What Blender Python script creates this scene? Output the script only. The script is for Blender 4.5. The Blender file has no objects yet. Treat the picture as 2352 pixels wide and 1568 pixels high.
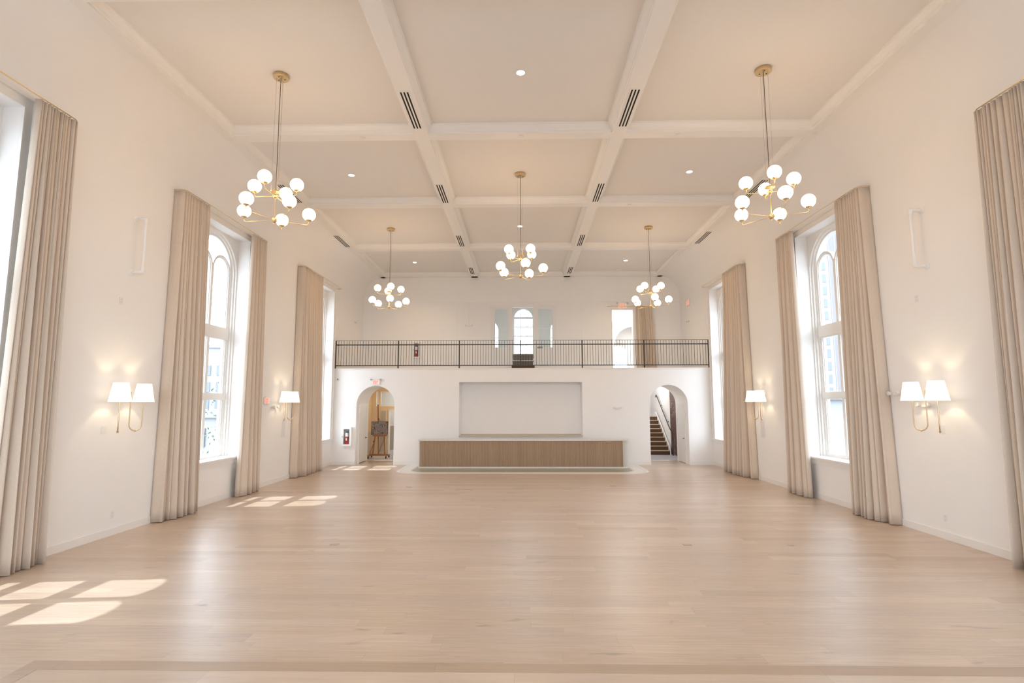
import bpy, math, random
from mathutils import Matrix, Vector
random.seed(7)
PI = math.pi
scene = bpy.context.scene
COL = scene.collection

# ------------------------------------------------------------------ camera
cam_d = bpy.data.cameras.new('camera'); cam = bpy.data.objects.new('camera', cam_d)
COL.objects.link(cam); scene.camera = cam
cam_d.sensor_fit = 'HORIZONTAL'; cam_d.sensor_width = 36.0
cam_d.lens = 1253.8 / 2352 * 36.0
cam_d.clip_start = 0.05; cam_d.clip_end = 600
cam.matrix_world = (Matrix.Translation((0, 0, 2.4)) @ Matrix.Rotation(0.0176, 4, 'Z')
                    @ Matrix.Rotation(PI/2 + 0.1129, 4, 'X') @ Matrix.Rotation(-0.0015, 4, 'Z'))

# ------------------------------------------------------------------ view, world, sun
scene.view_settings.view_transform = 'Standard'
scene.view_settings.look = 'None'
scene.view_settings.exposure = 0.03
scene.view_settings.gamma = 1.0
scene.view_settings.use_curve_mapping = False
scene.cycles.use_denoising = True
scene.cycles.max_bounces = 10
scene.cycles.diffuse_bounces = 6
scene.cycles.glossy_bounces = 3
scene.cycles.transparent_max_bounces = 12
scene.cycles.caustics_reflective = False
scene.cycles.caustics_refractive = False
scene.cycles.sample_clamp_indirect = 6.0

SKY = 7.4
SUN = 4.6
GLOBE = 12.0
wd = bpy.data.worlds.new('world'); scene.world = wd; wd.use_nodes = True
bg = wd.node_tree.nodes['Background']
bg.inputs[0].default_value = (0.82, 0.935, 1.07, 1); bg.inputs[1].default_value = SKY
sd = bpy.data.lights.new('sun', 'SUN'); sun = bpy.data.objects.new('sun', sd); COL.objects.link(sun)
sd.energy = SUN; sd.angle = math.radians(0.6); sd.color = (0.90, 0.97, 1.06)
sun.rotation_euler = Vector((0.52, 0.05, -1.0)).to_track_quat('-Z', 'Y').to_euler()

# ------------------------------------------------------------------ room dimensions
XL, XR = -7.57, 7.52          # side walls
YR, YF, YB = -5.0, 21.87, 25.7  # rear wall, bar wall, balcony back wall
ZB, ZC = 8.40, 8.60           # beam underside, ceiling
ZBAL = 3.80                   # balcony edge
YA = 23.62                    # inner end of the arch passages
WIN_Y = [-0.22, 6.71, 13.66, 20.55]   # window centres along both side walls

# ------------------------------------------------------------------ materials
def mat(name):
    m = bpy.data.materials.new(name); m.use_nodes = True
    return m, m.node_tree.nodes, m.node_tree.links, m.node_tree.nodes['Principled BSDF']
def lin(r, g, b):
    f = lambda c: ((c/255+0.055)/1.055)**2.4 if c/255 > 0.04045 else c/255/12.92
    return (f(r), f(g), f(b), 1)
def plain(name, col, rough=0.5, metal=0.0, spec=0.5, noise=0.0, scale=30, bump=0.0):
    m, n, l, p = mat(name)
    col = tuple(col[:3]) + (1,)
    p.inputs['Base Color'].default_value = col
    p.inputs['Roughness'].default_value = rough
    p.inputs['Metallic'].default_value = metal
    p.inputs['Specular IOR Level'].default_value = spec
    if noise or bump:
        tc = n.new('ShaderNodeTexCoord'); nz = n.new('ShaderNodeTexNoise')
        nz.inputs['Scale'].default_value = scale; nz.inputs['Detail'].default_value = 4
        l.new(tc.outputs['Object'], nz.inputs['Vector'])
        if noise:
            mx = n.new('ShaderNodeMix'); mx.data_type = 'RGBA'
            mx.inputs[6].default_value = tuple(c*(1-noise) for c in col[:3]) + (1,)
            mx.inputs[7].default_value = tuple(min(1, c*(1+noise)) for c in col[:3]) + (1,)
            l.new(nz.outputs['Fac'], mx.inputs[0]); l.new(mx.outputs[2], p.inputs['Base Color'])
        if bump:
            b = n.new('ShaderNodeBump'); b.inputs['Strength'].default_value = bump
            b.inputs['Distance'].default_value = 0.01
            l.new(nz.outputs['Fac'], b.inputs['Height']); l.new(b.outputs[0], p.inputs['Normal'])
    return m
def emit(name, col, strength, base=(0.8, 0.8, 0.8)):
    m, n, l, p = mat(name)
    p.inputs['Base Color'].default_value = tuple(base) + (1,)
    p.inputs['Emission Color'].default_value = tuple(col) + (1,)
    p.inputs['Emission Strength'].default_value = strength
    p.inputs['Roughness'].default_value = 0.4
    return m

M = {}
M['wall'] = plain('wall_paint', (0.875, 0.86, 0.845), 0.75, noise=0.012, scale=2.5)
M['ceil'] = plain('ceiling_paint', (0.80, 0.77, 0.735), 0.8, noise=0.01, scale=2.0)
M['trim'] = plain('trim_paint', (0.85, 0.83, 0.80), 0.38, noise=0.008, scale=4)
M['sash'] = plain('sash_paint', (0.86, 0.85, 0.83), 0.35, noise=0.008, scale=6)
M['brass'] = plain('satin_brass', (0.72, 0.55, 0.31), 0.32, 1.0, noise=0.05, scale=20)
M['champagne'] = plain('champagne_metal', (0.60, 0.46, 0.30), 0.35, 1.0, noise=0.04, scale=20)
M['cord'] = plain('dark_cord', (0.10, 0.07, 0.05), 0.6, noise=0.1, scale=60)
M['cable'] = plain('steel_cable', (0.55, 0.48, 0.40), 0.4, 0.8, noise=0.05, scale=60)
M['black'] = plain('black_metal', (0.030, 0.024, 0.020), 0.45, noise=0.15, scale=20)
M['slot'] = plain('dark_slot', (0.012, 0.009, 0.007), 0.8, noise=0.2, scale=40)
M['plastic'] = plain('white_plastic', (0.82, 0.81, 0.79), 0.4, noise=0.01, scale=15)
M['paleplate'] = plain('pale_grey_plate', (0.74, 0.73, 0.75), 0.45, noise=0.015, scale=10)
M['lens'] = plain('grey_lens', (0.25, 0.26, 0.28), 0.25, noise=0.1, scale=40)
M['stone'] = plain('pale_stone', (0.72, 0.68, 0.62), 0.3, noise=0.10, scale=55)
M['ledge'] = plain('tan_stone', (0.55, 0.46, 0.36), 0.4, noise=0.08, scale=40)
M['marble'] = plain('white_marble', (0.80, 0.77, 0.73), 0.3, noise=0.04, scale=3)
M['greyside'] = plain('grey_stone_panel', (0.62, 0.60, 0.56), 0.4, noise=0.05, scale=25)
M['red'] = plain('red_enamel', (0.48, 0.035, 0.025), 0.3, noise=0.05, scale=20)
M['steel'] = plain('steel', (0.55, 0.55, 0.55), 0.35, 0.9, noise=0.05, scale=20)
M['cabinet_in'] = plain('cabinet_inside', (0.32, 0.32, 0.33), 0.6, noise=0.25, scale=18)
M['carpet'] = plain('brown_carpet', (0.105, 0.060, 0.033), 0.95, noise=0.45, scale=120, bump=0.4)
M['carpet_light'] = plain('grey_brown_carpet', (0.20, 0.165, 0.135), 0.95, noise=0.35, scale=120, bump=0.3)
M['nosing'] = plain('pale_nosing', (0.52, 0.41, 0.30), 0.6, noise=0.08, scale=30)
M['easelwood'] = plain('easel_wood', (0.36, 0.15, 0.05), 0.45, noise=0.2, scale=14)
M['tanwall'] = plain('tan_wall_paint', (0.78, 0.62, 0.42), 0.7, noise=0.02, scale=3)
M['greige'] = plain('greige_panel', (0.50, 0.45, 0.38), 0.6, noise=0.03, scale=6)
M['greige2'] = plain('greige_wainscot', (0.60, 0.53, 0.46), 0.6, noise=0.06, scale=12)
M['greyroom'] = plain('grey_room_paint', (0.80, 0.76, 0.70), 0.7, noise=0.02, scale=3)
M['ground'] = plain('pale_ground', (0.24, 0.24, 0.24), 0.9, noise=0.08, scale=0.5)
M['bld_white'] = plain('white_render', (0.30, 0.30, 0.305), 0.8, noise=0.05, scale=0.3)
M['bld_grey'] = plain('grey_render', (0.25, 0.25, 0.255), 0.8, noise=0.06, scale=0.3)
M['bld_glass'] = plain('pale_blue_glazing', (0.14, 0.155, 0.165), 0.5, noise=0.1, scale=0.2)
M['leaf'] = plain('leaf_green', (0.14, 0.165, 0.13), 0.6, noise=0.3, scale=8)
M['bark'] = plain('bark', (0.12, 0.09, 0.07), 0.9, noise=0.3, scale=20)
M['globe'] = emit("lit_opal_globe", (1.0, 0.66, 0.345), GLOBE)
M['shade'] = emit('lit_linen_shade', (1.0, 0.88, 0.72), 1.0, (0.75, 0.72, 0.66))
M['down'] = emit("lit_downlight", (1.0, 0.80, 0.55), 60.0)
M['exitred'] = emit('lit_exit_red', (1.0, 0.16, 0.09), 1.0, (0.5, 0.05, 0.03))
M['exitface'] = emit('lit_exit_face', (1.0, 0.45, 0.38), 0.30, (0.8, 0.75, 0.72))

# glass: clear thin pane
m, n, l, p = mat('clear_glass'); n.remove(p)
tr = n.new('ShaderNodeBsdfTransparent'); gl = n.new('ShaderNodeBsdfGlossy'); mx = n.new('ShaderNodeMixShader')
tr.inputs[0].default_value = (0.97, 0.985, 0.98, 1); gl.inputs['Roughness'].default_value = 0.02
lw = n.new('ShaderNodeLayerWeight'); pw = n.new('ShaderNodeMath'); pw.operation = 'POWER'; pw.inputs[1].default_value = 5.0
ma = n.new('ShaderNodeMath'); ma.operation = 'MULTIPLY_ADD'; ma.inputs[1].default_value = 0.6; ma.inputs[2].default_value = 0.035
l.new(lw.outputs['Facing'], pw.inputs[0]); l.new(pw.outputs[0], ma.inputs[0]); l.new(ma.outputs[0], mx.inputs[0]); l.new(tr.outputs[0], mx.inputs[1]); l.new(gl.outputs[0], mx.inputs[2])
l.new(mx.outputs[0], n['Material Output'].inputs[0]); M['glass'] = m

# curtain fabric
m, n, l, p = mat('linen_curtain')
tc = n.new('ShaderNodeTexCoord'); mp = n.new('ShaderNodeMapping'); mp.inputs['Scale'].default_value = (90, 90, 25)
nz = n.new('ShaderNodeTexNoise'); nz.inputs['Scale'].default_value = 1.0; nz.inputs['Detail'].default_value = 3
mx = n.new('ShaderNodeMix'); mx.data_type = 'RGBA'
mx.inputs[6].default_value = (0.60, 0.505, 0.415, 1); mx.inputs[7].default_value = (0.70, 0.60, 0.50, 1)
l.new(tc.outputs['Object'], mp.inputs[0]); l.new(mp.outputs[0], nz.inputs['Vector'])
l.new(nz.outputs['Fac'], mx.inputs[0]); l.new(mx.outputs[2], p.inputs['Base Color'])
p.inputs['Roughness'].default_value = 0.9; p.inputs['Specular IOR Level'].default_value = 0.15
p.inputs['Sheen Weight'].default_value = 0.15
M['curtain'] = m

# wood floor: random-length planks running across the room
def plank_mat(name, w, L, cols, rough, grain=1.0):
    m, n, l, p = mat(name)
    tc = n.new('ShaderNodeTexCoord'); sp = n.new('ShaderNodeSeparateXYZ'); l.new(tc.outputs['Object'], sp.inputs[0])
    def math_(op, a, b=None):
        q = n.new('ShaderNodeMath'); q.operation = op
        for i, v in enumerate((a, b)):
            if v is None: continue
            if isinstance(v, (int, float)): q.inputs[i].default_value = v
            else: l.new(v, q.inputs[i])
        return q.outputs[0]
    yr = math_('DIVIDE', sp.outputs[1], w); row = math_('FLOOR', yr); fy = math_('FRACT', yr)
    wn = n.new('ShaderNodeTexWhiteNoise'); wn.noise_dimensions = '1D'; l.new(row, wn.inputs['W'])
    xs = math_('ADD', math_('DIVIDE', sp.outputs[0], L), math_('MULTIPLY', wn.outputs['Value'], 7.3))
    col = math_('FLOOR', xs); fx = math_('FRACT', xs)
    cb = n.new('ShaderNodeCombineXYZ'); l.new(row, cb.inputs[0]); l.new(col, cb.inputs[1])
    w2 = n.new('ShaderNodeTexWhiteNoise'); w2.noise_dimensions = '2D'; l.new(cb.outputs[0], w2.inputs['Vector'])
    ramp = n.new('ShaderNodeValToRGB'); cr = ramp.color_ramp
    while len(cr.elements) < len(cols): cr.elements.new(0.5)
    for i, c in enumerate(cols):
        cr.elements[i].position = i/(len(cols)-1); cr.elements[i].color = tuple(c) + (1,)
    l.new(w2.outputs['Value'], ramp.inputs[0])
    # grain
    mp = n.new('ShaderNodeCombineXYZ')
    l.new(math_('ADD', math_('MULTIPLY', sp.outputs[0], 1.6), math_('MULTIPLY', w2.outputs['Value'], 40)), mp.inputs[0])
    l.new(math_('MULTIPLY', sp.outputs[1], 26), mp.inputs[1])
    nz = n.new('ShaderNodeTexNoise'); nz.inputs['Scale'].default_value = 1.0; nz.inputs['Detail'].default_value = 6
    nz.inputs['Roughness'].default_value = 0.62; nz.inputs['Distortion'].default_value = 0.5
    l.new(mp.outputs[0], nz.inputs['Vector'])
    g = n.new('ShaderNodeMapRange'); g.inputs[1].default_value = 0.3; g.inputs[2].default_value = 0.75
    g.inputs[3].default_value = 1 - 0.10*grain; g.inputs[4].default_value = 1 + 0.08*grain
    l.new(nz.outputs['Fac'], g.inputs[0])
    fp = n.new('ShaderNodeCombineXYZ')
    l.new(math_('ADD', math_('MULTIPLY', sp.outputs[0], 3.0), math_('MULTIPLY', w2.outputs['Value'], 90)), fp.inputs[0]); l.new(math_('MULTIPLY', sp.outputs[1], 110), fp.inputs[1])
    fn = n.new('ShaderNodeTexNoise'); fn.inputs['Scale'].default_value = 1.0; fn.inputs['Detail'].default_value = 3; l.new(fp.outputs[0], fn.inputs['Vector'])
    fg = n.new('ShaderNodeMapRange'); fg.inputs[1].default_value = 0.3; fg.inputs[2].default_value = 0.7; fg.inputs[3].default_value = 1-0.05*grain; fg.inputs[4].default_value = 1+0.04*grain
    l.new(fn.outputs['Fac'], fg.inputs[0])
    # knots: rare dark elongated spots
    kp = n.new('ShaderNodeCombineXYZ')
    l.new(math_('MULTIPLY', sp.outputs[0], 1.5), kp.inputs[0]); l.new(math_('MULTIPLY', sp.outputs[1], 5.0), kp.inputs[1])
    kv = n.new('ShaderNodeTexNoise'); kv.inputs['Scale'].default_value = 1.0; kv.inputs['Detail'].default_value = 2
    kv.inputs['Distortion'].default_value = 0.9
    l.new(kp.outputs[0], kv.inputs['Vector'])
    k = n.new('ShaderNodeMapRange'); k.inputs[1].default_value = 0.68; k.inputs[2].default_value = 0.80
    k.inputs[3].default_value = 1.0; k.inputs[4].default_value = 0.55; l.new(kv.outputs['Fac'], k.inputs[0])
    # joints
    e1 = math_('MINIMUM', fy, math_('SUBTRACT', 1.0, fy)); e2 = math_('MINIMUM', fx, math_('SUBTRACT', 1.0, fx))
    j = math_('MINIMUM', math_('MULTIPLY', e1, w), math_('MULTIPLY', e2, L))
    jr = n.new('ShaderNodeMapRange'); jr.inputs[1].default_value = 0.0; jr.inputs[2].default_value = 0.003
    jr.inputs[3].default_value = 0.72; jr.inputs[4].default_value = 1.0; l.new(j, jr.inputs[0])
    f = math_('MULTIPLY', math_('MULTIPLY', math_('MULTIPLY', g.outputs[0], fg.outputs[0]), k.outputs[0]), jr.outputs[0])
    vm = n.new('ShaderNodeVectorMath'); vm.operation = 'SCALE'
    l.new(ramp.outputs[0], vm.inputs[0]); l.new(f, vm.inputs['Scale'])
    l.new(vm.outputs[0], p.inputs['Base Color'])
    rr = n.new('ShaderNodeMapRange'); rr.inputs[3].default_value = rough-0.05; rr.inputs[4].default_value = rough+0.07
    l.new(nz.outputs['Fac'], rr.inputs[0]); l.new(rr.outputs[0], p.inputs['Roughness'])
    p.inputs['Specular IOR Level'].default_value = 0.8
    p.inputs['Coat Weight'].default_value = 0.5; p.inputs['Coat Roughness'].default_value = 0.37
    return m
OAK = [(0.50, 0.378, 0.278), (0.58, 0.446, 0.335), (0.545, 0.418, 0.322), (0.645, 0.505, 0.388), (0.56, 0.424, 0.307), (0.60, 0.463, 0.354)]
M['floor'] = plank_mat('pale_oak_planks', 0.20, 1.9, OAK, 0.33, 1.6)
M['stage'] = plank_mat('stage_oak_planks', 0.20, 1.9, [(c[0]*0.97, c[1]*0.95, c[2]*0.93) for c in OAK], 0.32)
M['nosewood'] = plank_mat('stage_nosing_oak', 0.5, 2.4, [(0.40, 0.275, 0.185), (0.43, 0.30, 0.20)], 0.4)

# fluted oak on the bar: colour varies from batten to batten
m, n, l, p = mat('fluted_oak')
tc = n.new('ShaderNodeTexCoord'); sp = n.new('ShaderNodeSeparateXYZ'); l.new(tc.outputs['Object'], sp.inputs[0])
q = n.new('ShaderNodeMath'); q.operation = 'DIVIDE'; q.inputs[1].default_value = 0.0382; l.new(sp.outputs[0], q.inputs[0])
q2 = n.new('ShaderNodeMath'); q2.operation = 'FLOOR'; l.new(q.outputs[0], q2.inputs[0])
wn = n.new('ShaderNodeTexWhiteNoise'); wn.noise_dimensions = '1D'; l.new(q2.outputs[0], wn.inputs['W'])
mp = n.new('ShaderNodeMapping'); mp.inputs['Scale'].default_value = (60, 60, 4); l.new(tc.outputs['Object'], mp.inputs[0])
nz = n.new('ShaderNodeTexNoise'); nz.inputs['Scale'].default_value = 1; nz.inputs['Detail'].default_value = 4; l.new(mp.outputs[0], nz.inputs['Vector'])
ad = n.new('ShaderNodeMath'); ad.operation = 'MULTIPLY_ADD'; ad.inputs[1].default_value = 0.6
l.new(wn.outputs['Value'], ad.inputs[0]); l.new(nz.outputs['Fac'], ad.inputs[2])
mx = n.new('ShaderNodeMix'); mx.data_type = 'RGBA'
mx.inputs[6].default_value = (0.33, 0.222, 0.143, 1); mx.inputs[7].default_value = (0.47, 0.335, 0.23, 1)
l.new(ad.outputs[0], mx.inputs[0]); l.new(mx.outputs[2], p.inputs['Base Color']); p.inputs['Roughness'].default_value = 0.5
M['fluted'] = m

# small tile mosaic
def tile_mat(name, c1, c2, grout, scale, w=1.0, h=1.0, mortar=0.06, rough=0.3):
    m, n, l, p = mat(name)
    tc = n.new('ShaderNodeTexCoord'); b = n.new('ShaderNodeTexBrick'); b.offset = 0.0 if h == w else 0.5
    b.inputs['Color1'].default_value = tuple(c1)+(1,); b.inputs['Color2'].default_value = tuple(c2)+(1,)
    b.inputs['Mortar'].default_value = tuple(grout)+(1,); b.inputs['Scale'].default_value = scale
    b.inputs['Mortar Size'].default_value = mortar; b.inputs['Brick Width'].default_value = w; b.inputs['Row Height'].default_value = h
    l.new(tc.outputs['Object'], b.inputs['Vector']); l.new(b.outputs[0], p.inputs['Base Color'])
    p.inputs['Roughness'].default_value = rough
    return m
M['mosaic'] = tile_mat('green_grey_mosaic', (0.40, 0.37, 0.26), (0.22, 0.23, 0.17), (0.45, 0.42, 0.34), 22)
M['tile'] = tile_mat('pale_grey_tile', (0.62, 0.63, 0.66), (0.56, 0.57, 0.61), (0.40, 0.40, 0.42), 1.2, 1, 0.5, 0.012)
m_b = tile_mat('old_brick', (0.11, 0.10, 0.105), (0.18, 0.165, 0.165), (0.24, 0.24, 0.24), 1.0, 1.4, 0.7, 0.08, 0.8)
M['brick'] = m_b

# collage and mural: generic patchwork of cells
def patch_mat(name, cols, scale, fine):
    m, n, l, p = mat(name)
    tc = n.new('ShaderNodeTexCoord'); v = n.new('ShaderNodeTexVoronoi'); v.inputs['Scale'].default_value = scale
    v2 = n.new('ShaderNodeTexNoise'); v2.inputs['Scale'].default_value = fine; v2.inputs['Detail'].default_value = 3
    l.new(tc.outputs['Object'], v.inputs['Vector']); l.new(tc.outputs['Object'], v2.inputs['Vector'])
    sp = n.new('ShaderNodeSeparateColor'); l.new(v.outputs['Color'], sp.inputs[0])
    q = n.new('ShaderNodeMath'); q.operation = 'MULTIPLY_ADD'; q.inputs[1].default_value = 0.85
    sb = n.new('ShaderNodeMath'); sb.operation = 'SUBTRACT'; sb.inputs[1].default_value = 0.2
    l.new(sp.outputs[0], q.inputs[0]); l.new(v2.outputs['Fac'], q.inputs[2]); l.new(q.outputs[0], sb.inputs[0])
    r = n.new('ShaderNodeValToRGB'); r.color_ramp.interpolation = 'CONSTANT'
    while len(r.color_ramp.elements) < len(cols): r.color_ramp.elements.new(0.5)
    for i, c in enumerate(cols):
        r.color_ramp.elements[i].position = 0.3 + 0.55*i/len(cols); r.color_ramp.elements[i].color = tuple(c)+(1,)
    l.new(sb.outputs[0], r.inputs[0]); l.new(r.outputs[0], p.inputs['Base Color']); p.inputs['Roughness'].default_value = 0.5
    return m
M['collage'] = patch_mat('patchwork_picture', [(0.05, 0.035, 0.03), (0.42, 0.33, 0.25), (0.16, 0.12, 0.11), (0.36, 0.17, 0.11), (0.55, 0.47, 0.38), (0.08, 0.06, 0.06), (0.24, 0.22, 0.22)], 9, 17)
M['mural'] = patch_mat('dark_mural', [(0.02, 0.012, 0.01), (0.20, 0.10, 0.07), (0.06, 0.035, 0.03), (0.30, 0.20, 0.17), (0.03, 0.02, 0.02), (0.12, 0.06, 0.05)], 2.6, 7)

# ------------------------------------------------------------------ mesh helpers
class MB:
    def __init__(s): s.v = []; s.f = []
    def add(s, vs, fs):
        o = len(s.v); s.v += [tuple(map(float, v)) for v in vs]; s.f += [[i+o for i in f] for f in fs]; return s
    def box(s, x0, x1, y0, y1, z0, z1):
        x0, x1 = min(x0, x1), max(x0, x1); y0, y1 = min(y0, y1), max(y0, y1)
        return s.add([(x, y, z) for z in (z0, z1) for y in (y0, y1) for x in (x0, x1)],
                     [[0, 2, 3, 1], [4, 5, 7, 6], [0, 1, 5, 4], [2, 6, 7, 3], [1, 3, 7, 5], [0, 4, 6, 2]])
    def frame(s, x0, x1, y0, y1, z0, z1, t):
        """four abutting bars round an opening in the XZ plane"""
        s.box(x0, x1, y0, y1, z0, z0+t); s.box(x0, x1, y0, y1, z1-t, z1)
        s.box(x0, x0+t, y0, y1, z0+t, z1-t); return s.box(x1-t, x1, y0, y1, z0+t, z1-t)
    def quad(s, a, b, c, d): return s.add([a, b, c, d], [[0, 1, 2, 3]])
    def tube(s, pts, r, n=8, cap=True, closed=False):
        pts = [Vector(p) for p in pts]; N = len(pts); rings = []
        t0 = (pts[1]-pts[0]).normalized(); up = Vector((0, 0, 1)) if abs(t0.z) < 0.9 else Vector((1, 0, 0))
        nr = t0.cross(up).normalized()
        for i, p in enumerate(pts):
            a = pts[max(i-1, 0)]; b = pts[min(i+1, N-1)]; t = (b-a).normalized()
            nr = (nr - t*nr.dot(t)).normalized(); bn = t.cross(nr)
            rr = r[i] if isinstance(r, (list, tuple)) else r
            rings.append([p + (nr*math.cos(2*PI*k/n) + bn*math.sin(2*PI*k/n))*rr for k in range(n)])
        vs = [v for g in rings for v in g]
        fs = [[i*n+k, i*n+(k+1) % n, (i+1)*n+(k+1) % n, (i+1)*n+k] for i in range(N-1) for k in range(n)]
        if cap: fs += [list(range(n))[::-1], [(N-1)*n+k for k in range(n)]]
        return s.add(vs, fs)
    def lathe(s, prof, c=(0, 0, 0), n=24, axis='Z', cap=True):
        vs = []; 
        for r, h in prof:
            for k in range(n):
                a = 2*PI*k/n; x, y = r*math.cos(a), r*math.sin(a)
                v = (x, y, h) if axis == 'Z' else ((h, x, y) if axis == 'X' else (x, h, y))
                vs.append((v[0]+c[0], v[1]+c[1], v[2]+c[2]))
        fs = [[i*n+k, i*n+(k+1) % n, (i+1)*n+(k+1) % n, (i+1)*n+k] for i in range(len(prof)-1) for k in range(n)]
        if cap: fs += [list(range(n))[::-1], [(len(prof)-1)*n+k for k in range(n)]]
        return s.add(vs, fs)
    def sphere(s, c, r, n=24, m=12):
        prof = [(max(1e-4, r*math.sin(PI*i/m)), -r*math.cos(PI*i/m)) for i in range(m+1)]
        return s.lathe(prof, c, n)
    def prism(s, poly, axis, a, b):
        """polygon of (p,q) extruded along axis from a to b"""
        def mk(p, q, h): return {'X': (h, p, q), 'Y': (p, h, q), 'Z': (p, q, h)}[axis]
        n = len(poly); vs = [mk(p, q, a) for p, q in poly] + [mk(p, q, b) for p, q in poly]
        fs = [[i, (i+1) % n, n+(i+1) % n, n+i] for i in range(n)] + [list(range(n))[::-1], list(range(n, 2*n))]
        return s.add(vs, fs)
    def build(s, name, material, parent=None, smooth=True, fix=True, origin=(0, 0, 0)):
        me = bpy.data.meshes.new(name)
        ox, oy, oz = origin
        me.from_pydata([(x-ox, y-oy, z-oz) for x, y, z in s.v], [], s.f)
        if fix:
            import bmesh
            bm = bmesh.new(); bm.from_mesh(me); bmesh.ops.recalc_face_normals(bm, faces=bm.faces); bm.to_mesh(me); bm.free()
        if smooth:
            me.polygons.foreach_set('use_smooth', [True]*len(me.polygons)); me.set_sharp_from_angle(angle=math.radians(32))
        me.materials.append(material)
        o = bpy.data.objects.new(name, me); COL.objects.link(o)
        if parent is not None: o.parent = parent
        else: o.location = origin
        return o

def tag(o, label, cat, group=None):
    o['label'] = label; o['category'] = cat
    if group: o['group'] = group
    return o
def thing(name, label, cat, loc, group=None, rz=0.0):
    o = bpy.data.objects.new(name, None); COL.objects.link(o); o.empty_display_size = 0.1
    o.location = loc; o.rotation_euler = (0, 0, rz)
    return tag(o, label, cat, group)
def part(name, mb, material, root, **kw):
    return mb.build(name, material, root, origin=tuple(root.location), **kw)
def struct(name, mb, material, **kw):
    o = mb.build(name, material, **kw); o['kind'] = 'structure'; return o
def copy_tree(o, parent=None):
    c = o.copy(); COL.objects.link(c)
    if parent is not None: c.parent = parent
    for ch in list(o.children): copy_tree(ch, c)
    return c

# ------------------------------------------------------------------ floors
struct('floor', MB().quad((XL, YR, 0), (XR, YR, 0), (XR, YA, 0), (XL, YA, 0)), M['floor'])
struct('floor_hall', MB().quad((-9, YA, 0.002), (9, YA, 0.002), (9, 31, 0.002), (-9, 31, 0.002)), M['tile'])
# stage the photographer stands on
SZ = 0.75; SY = 3.69; SX = -3.16
struct('floor_stage', MB().box(SX+0.12, 6.6, YR+0.01, SY-0.12, 0.001, SZ), M['stage'])
nb = MB().box(SX, 6.6, SY-0.12, SY, 0.001, SZ+0.002); nb.box(SX, SX+0.12, YR+0.01, SY-0.12, 0.001, SZ+0.002)
struct('trim_1', nb, M['nosewood'])

# marble and mosaic inlay round the bar
def rrect(x0, x1, y0, y1, r, n=10, back=False):
    pts = [(x0, y1), (x0, y0+r)] + [(x0+r-r*math.cos(PI/2*k/n), y0+r-r*math.sin(PI/2*k/n)) for k in range(1, n)] + [(x0+r, y0), (x1-r, y0)]
    pts += [(x1-r+r*math.sin(PI/2*k/n), y0+r-r*math.cos(PI/2*k/n)) for k in range(1, n)] + [(x1, y0+r), (x1, y1)]
    return pts
IN0 = rrect(-4.50, 4.52, 19.10, YF, 0.85)
struct('floor_inlay', MB().prism(IN0, 'Z', 0.0005, 0.004), M['marble'])
def ring(outer, inner, z0, z1):
    mb = MB(); n = len(outer)
    for i in range(n-1):
        a, b, c, d = outer[i], outer[i+1], inner[i+1], inner[i]
        mb.quad((a[0], a[1], z1), (b[0], b[1], z1), (c[0], c[1], z1), (d[0], d[1], z1))
    return mb
l1 = rrect(-4.38, 4.40, 19.20, YF, 0.78); l2 = rrect(-4.355, 4.375, 19.222, YF, 0.765)
struct('floor_inlay_line', ring(l1, l2, 0, 0.0046), M['greyside'])
struct('floor_mosaic', MB().prism(rrect(-3.98, 3.98, 19.56, YF, 0.55), 'Z', 0.0005, 0.006), M['mosaic'])
l1 = rrect(-4.03, 4.03, 19.515, YF, 0.60); l2 = rrect(-4.00, 4.00, 19.54, YF, 0.57)
struct('floor_mosaic_line', ring(l1, l2, 0, 0.0046), M['greyside'])

# ------------------------------------------------------------------ side walls with window openings
OH, OZ0, OZ1 = 0.99, 1.03, 6.88      # half width and height of the rectangular opening
COVE0 = 7.30; COVEX = 0.82           # the cove springs here and reaches this far in
def side_wall(name, X, s):
    mb = MB(); ys = [YR]
    for y in WIN_Y: ys += [y-OH, y+OH]
    ys.append(YB)
    for i in range(len(ys)-1):
        a, b = ys[i], ys[i+1]
        if i % 2 == 0: mb.quad((X, a, 0), (X, b, 0), (X, b, COVE0), (X, a, COVE0))
        else:
            mb.quad((X, a, 0), (X, b, 0), (X, b, OZ0), (X, a, OZ0))
            mb.quad((X, a, OZ1), (X, b, OZ1), (X, b, COVE0), (X, a, COVE0))
            for q in ((a, a), (b, b)):
                mb.quad((X, q[0], OZ0), (X+s*0.30, q[0], OZ0), (X+s*0.30, q[0], OZ1), (X, q[0], OZ1))
            mb.quad((X, a, OZ1), (X, b, OZ1), (X+s*0.30, b, OZ1), (X+s*0.30, a, OZ1))
            mb.quad((X, a, OZ0), (X, b, OZ0), (X+s*0.30, b, OZ0), (X+s*0.30, a, OZ0))
    # quarter-ellipse cove up to the border beam
    n = 14; pr = [(X - s*COVEX*(1-math.cos(PI/2*k/n)), COVE0 + (ZB-COVE0)*math.sin(PI/2*k/n)) for k in range(n+1)]
    for i in range(n):
        (xa, za), (xb, zb) = pr[i], pr[i+1]
        mb.quad((xa, YR, za), (xa, YB, za), (xb, YB, zb), (xb, YR, zb))
    import bmesh
    o = mb.build(name, M['wall'], smooth=False, fix=False); o['kind'] = 'structure'
    bm = bmesh.new(); bm.from_mesh(o.data); bmesh.ops.remove_doubles(bm, verts=bm.verts, dist=1e-4)
    for f in bm.faces:      # only the cove is rounded
        if f.normal.x*s > 0: f.normal_flip()
        f.smooth = abs(f.normal.x) > 0.02 and abs(f.normal.z) > 0.02
    bm.to_mesh(o.data); bm.free()
side_wall('wall_left', XL, -1)
side_wall('wall_right', XR, 1)

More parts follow.
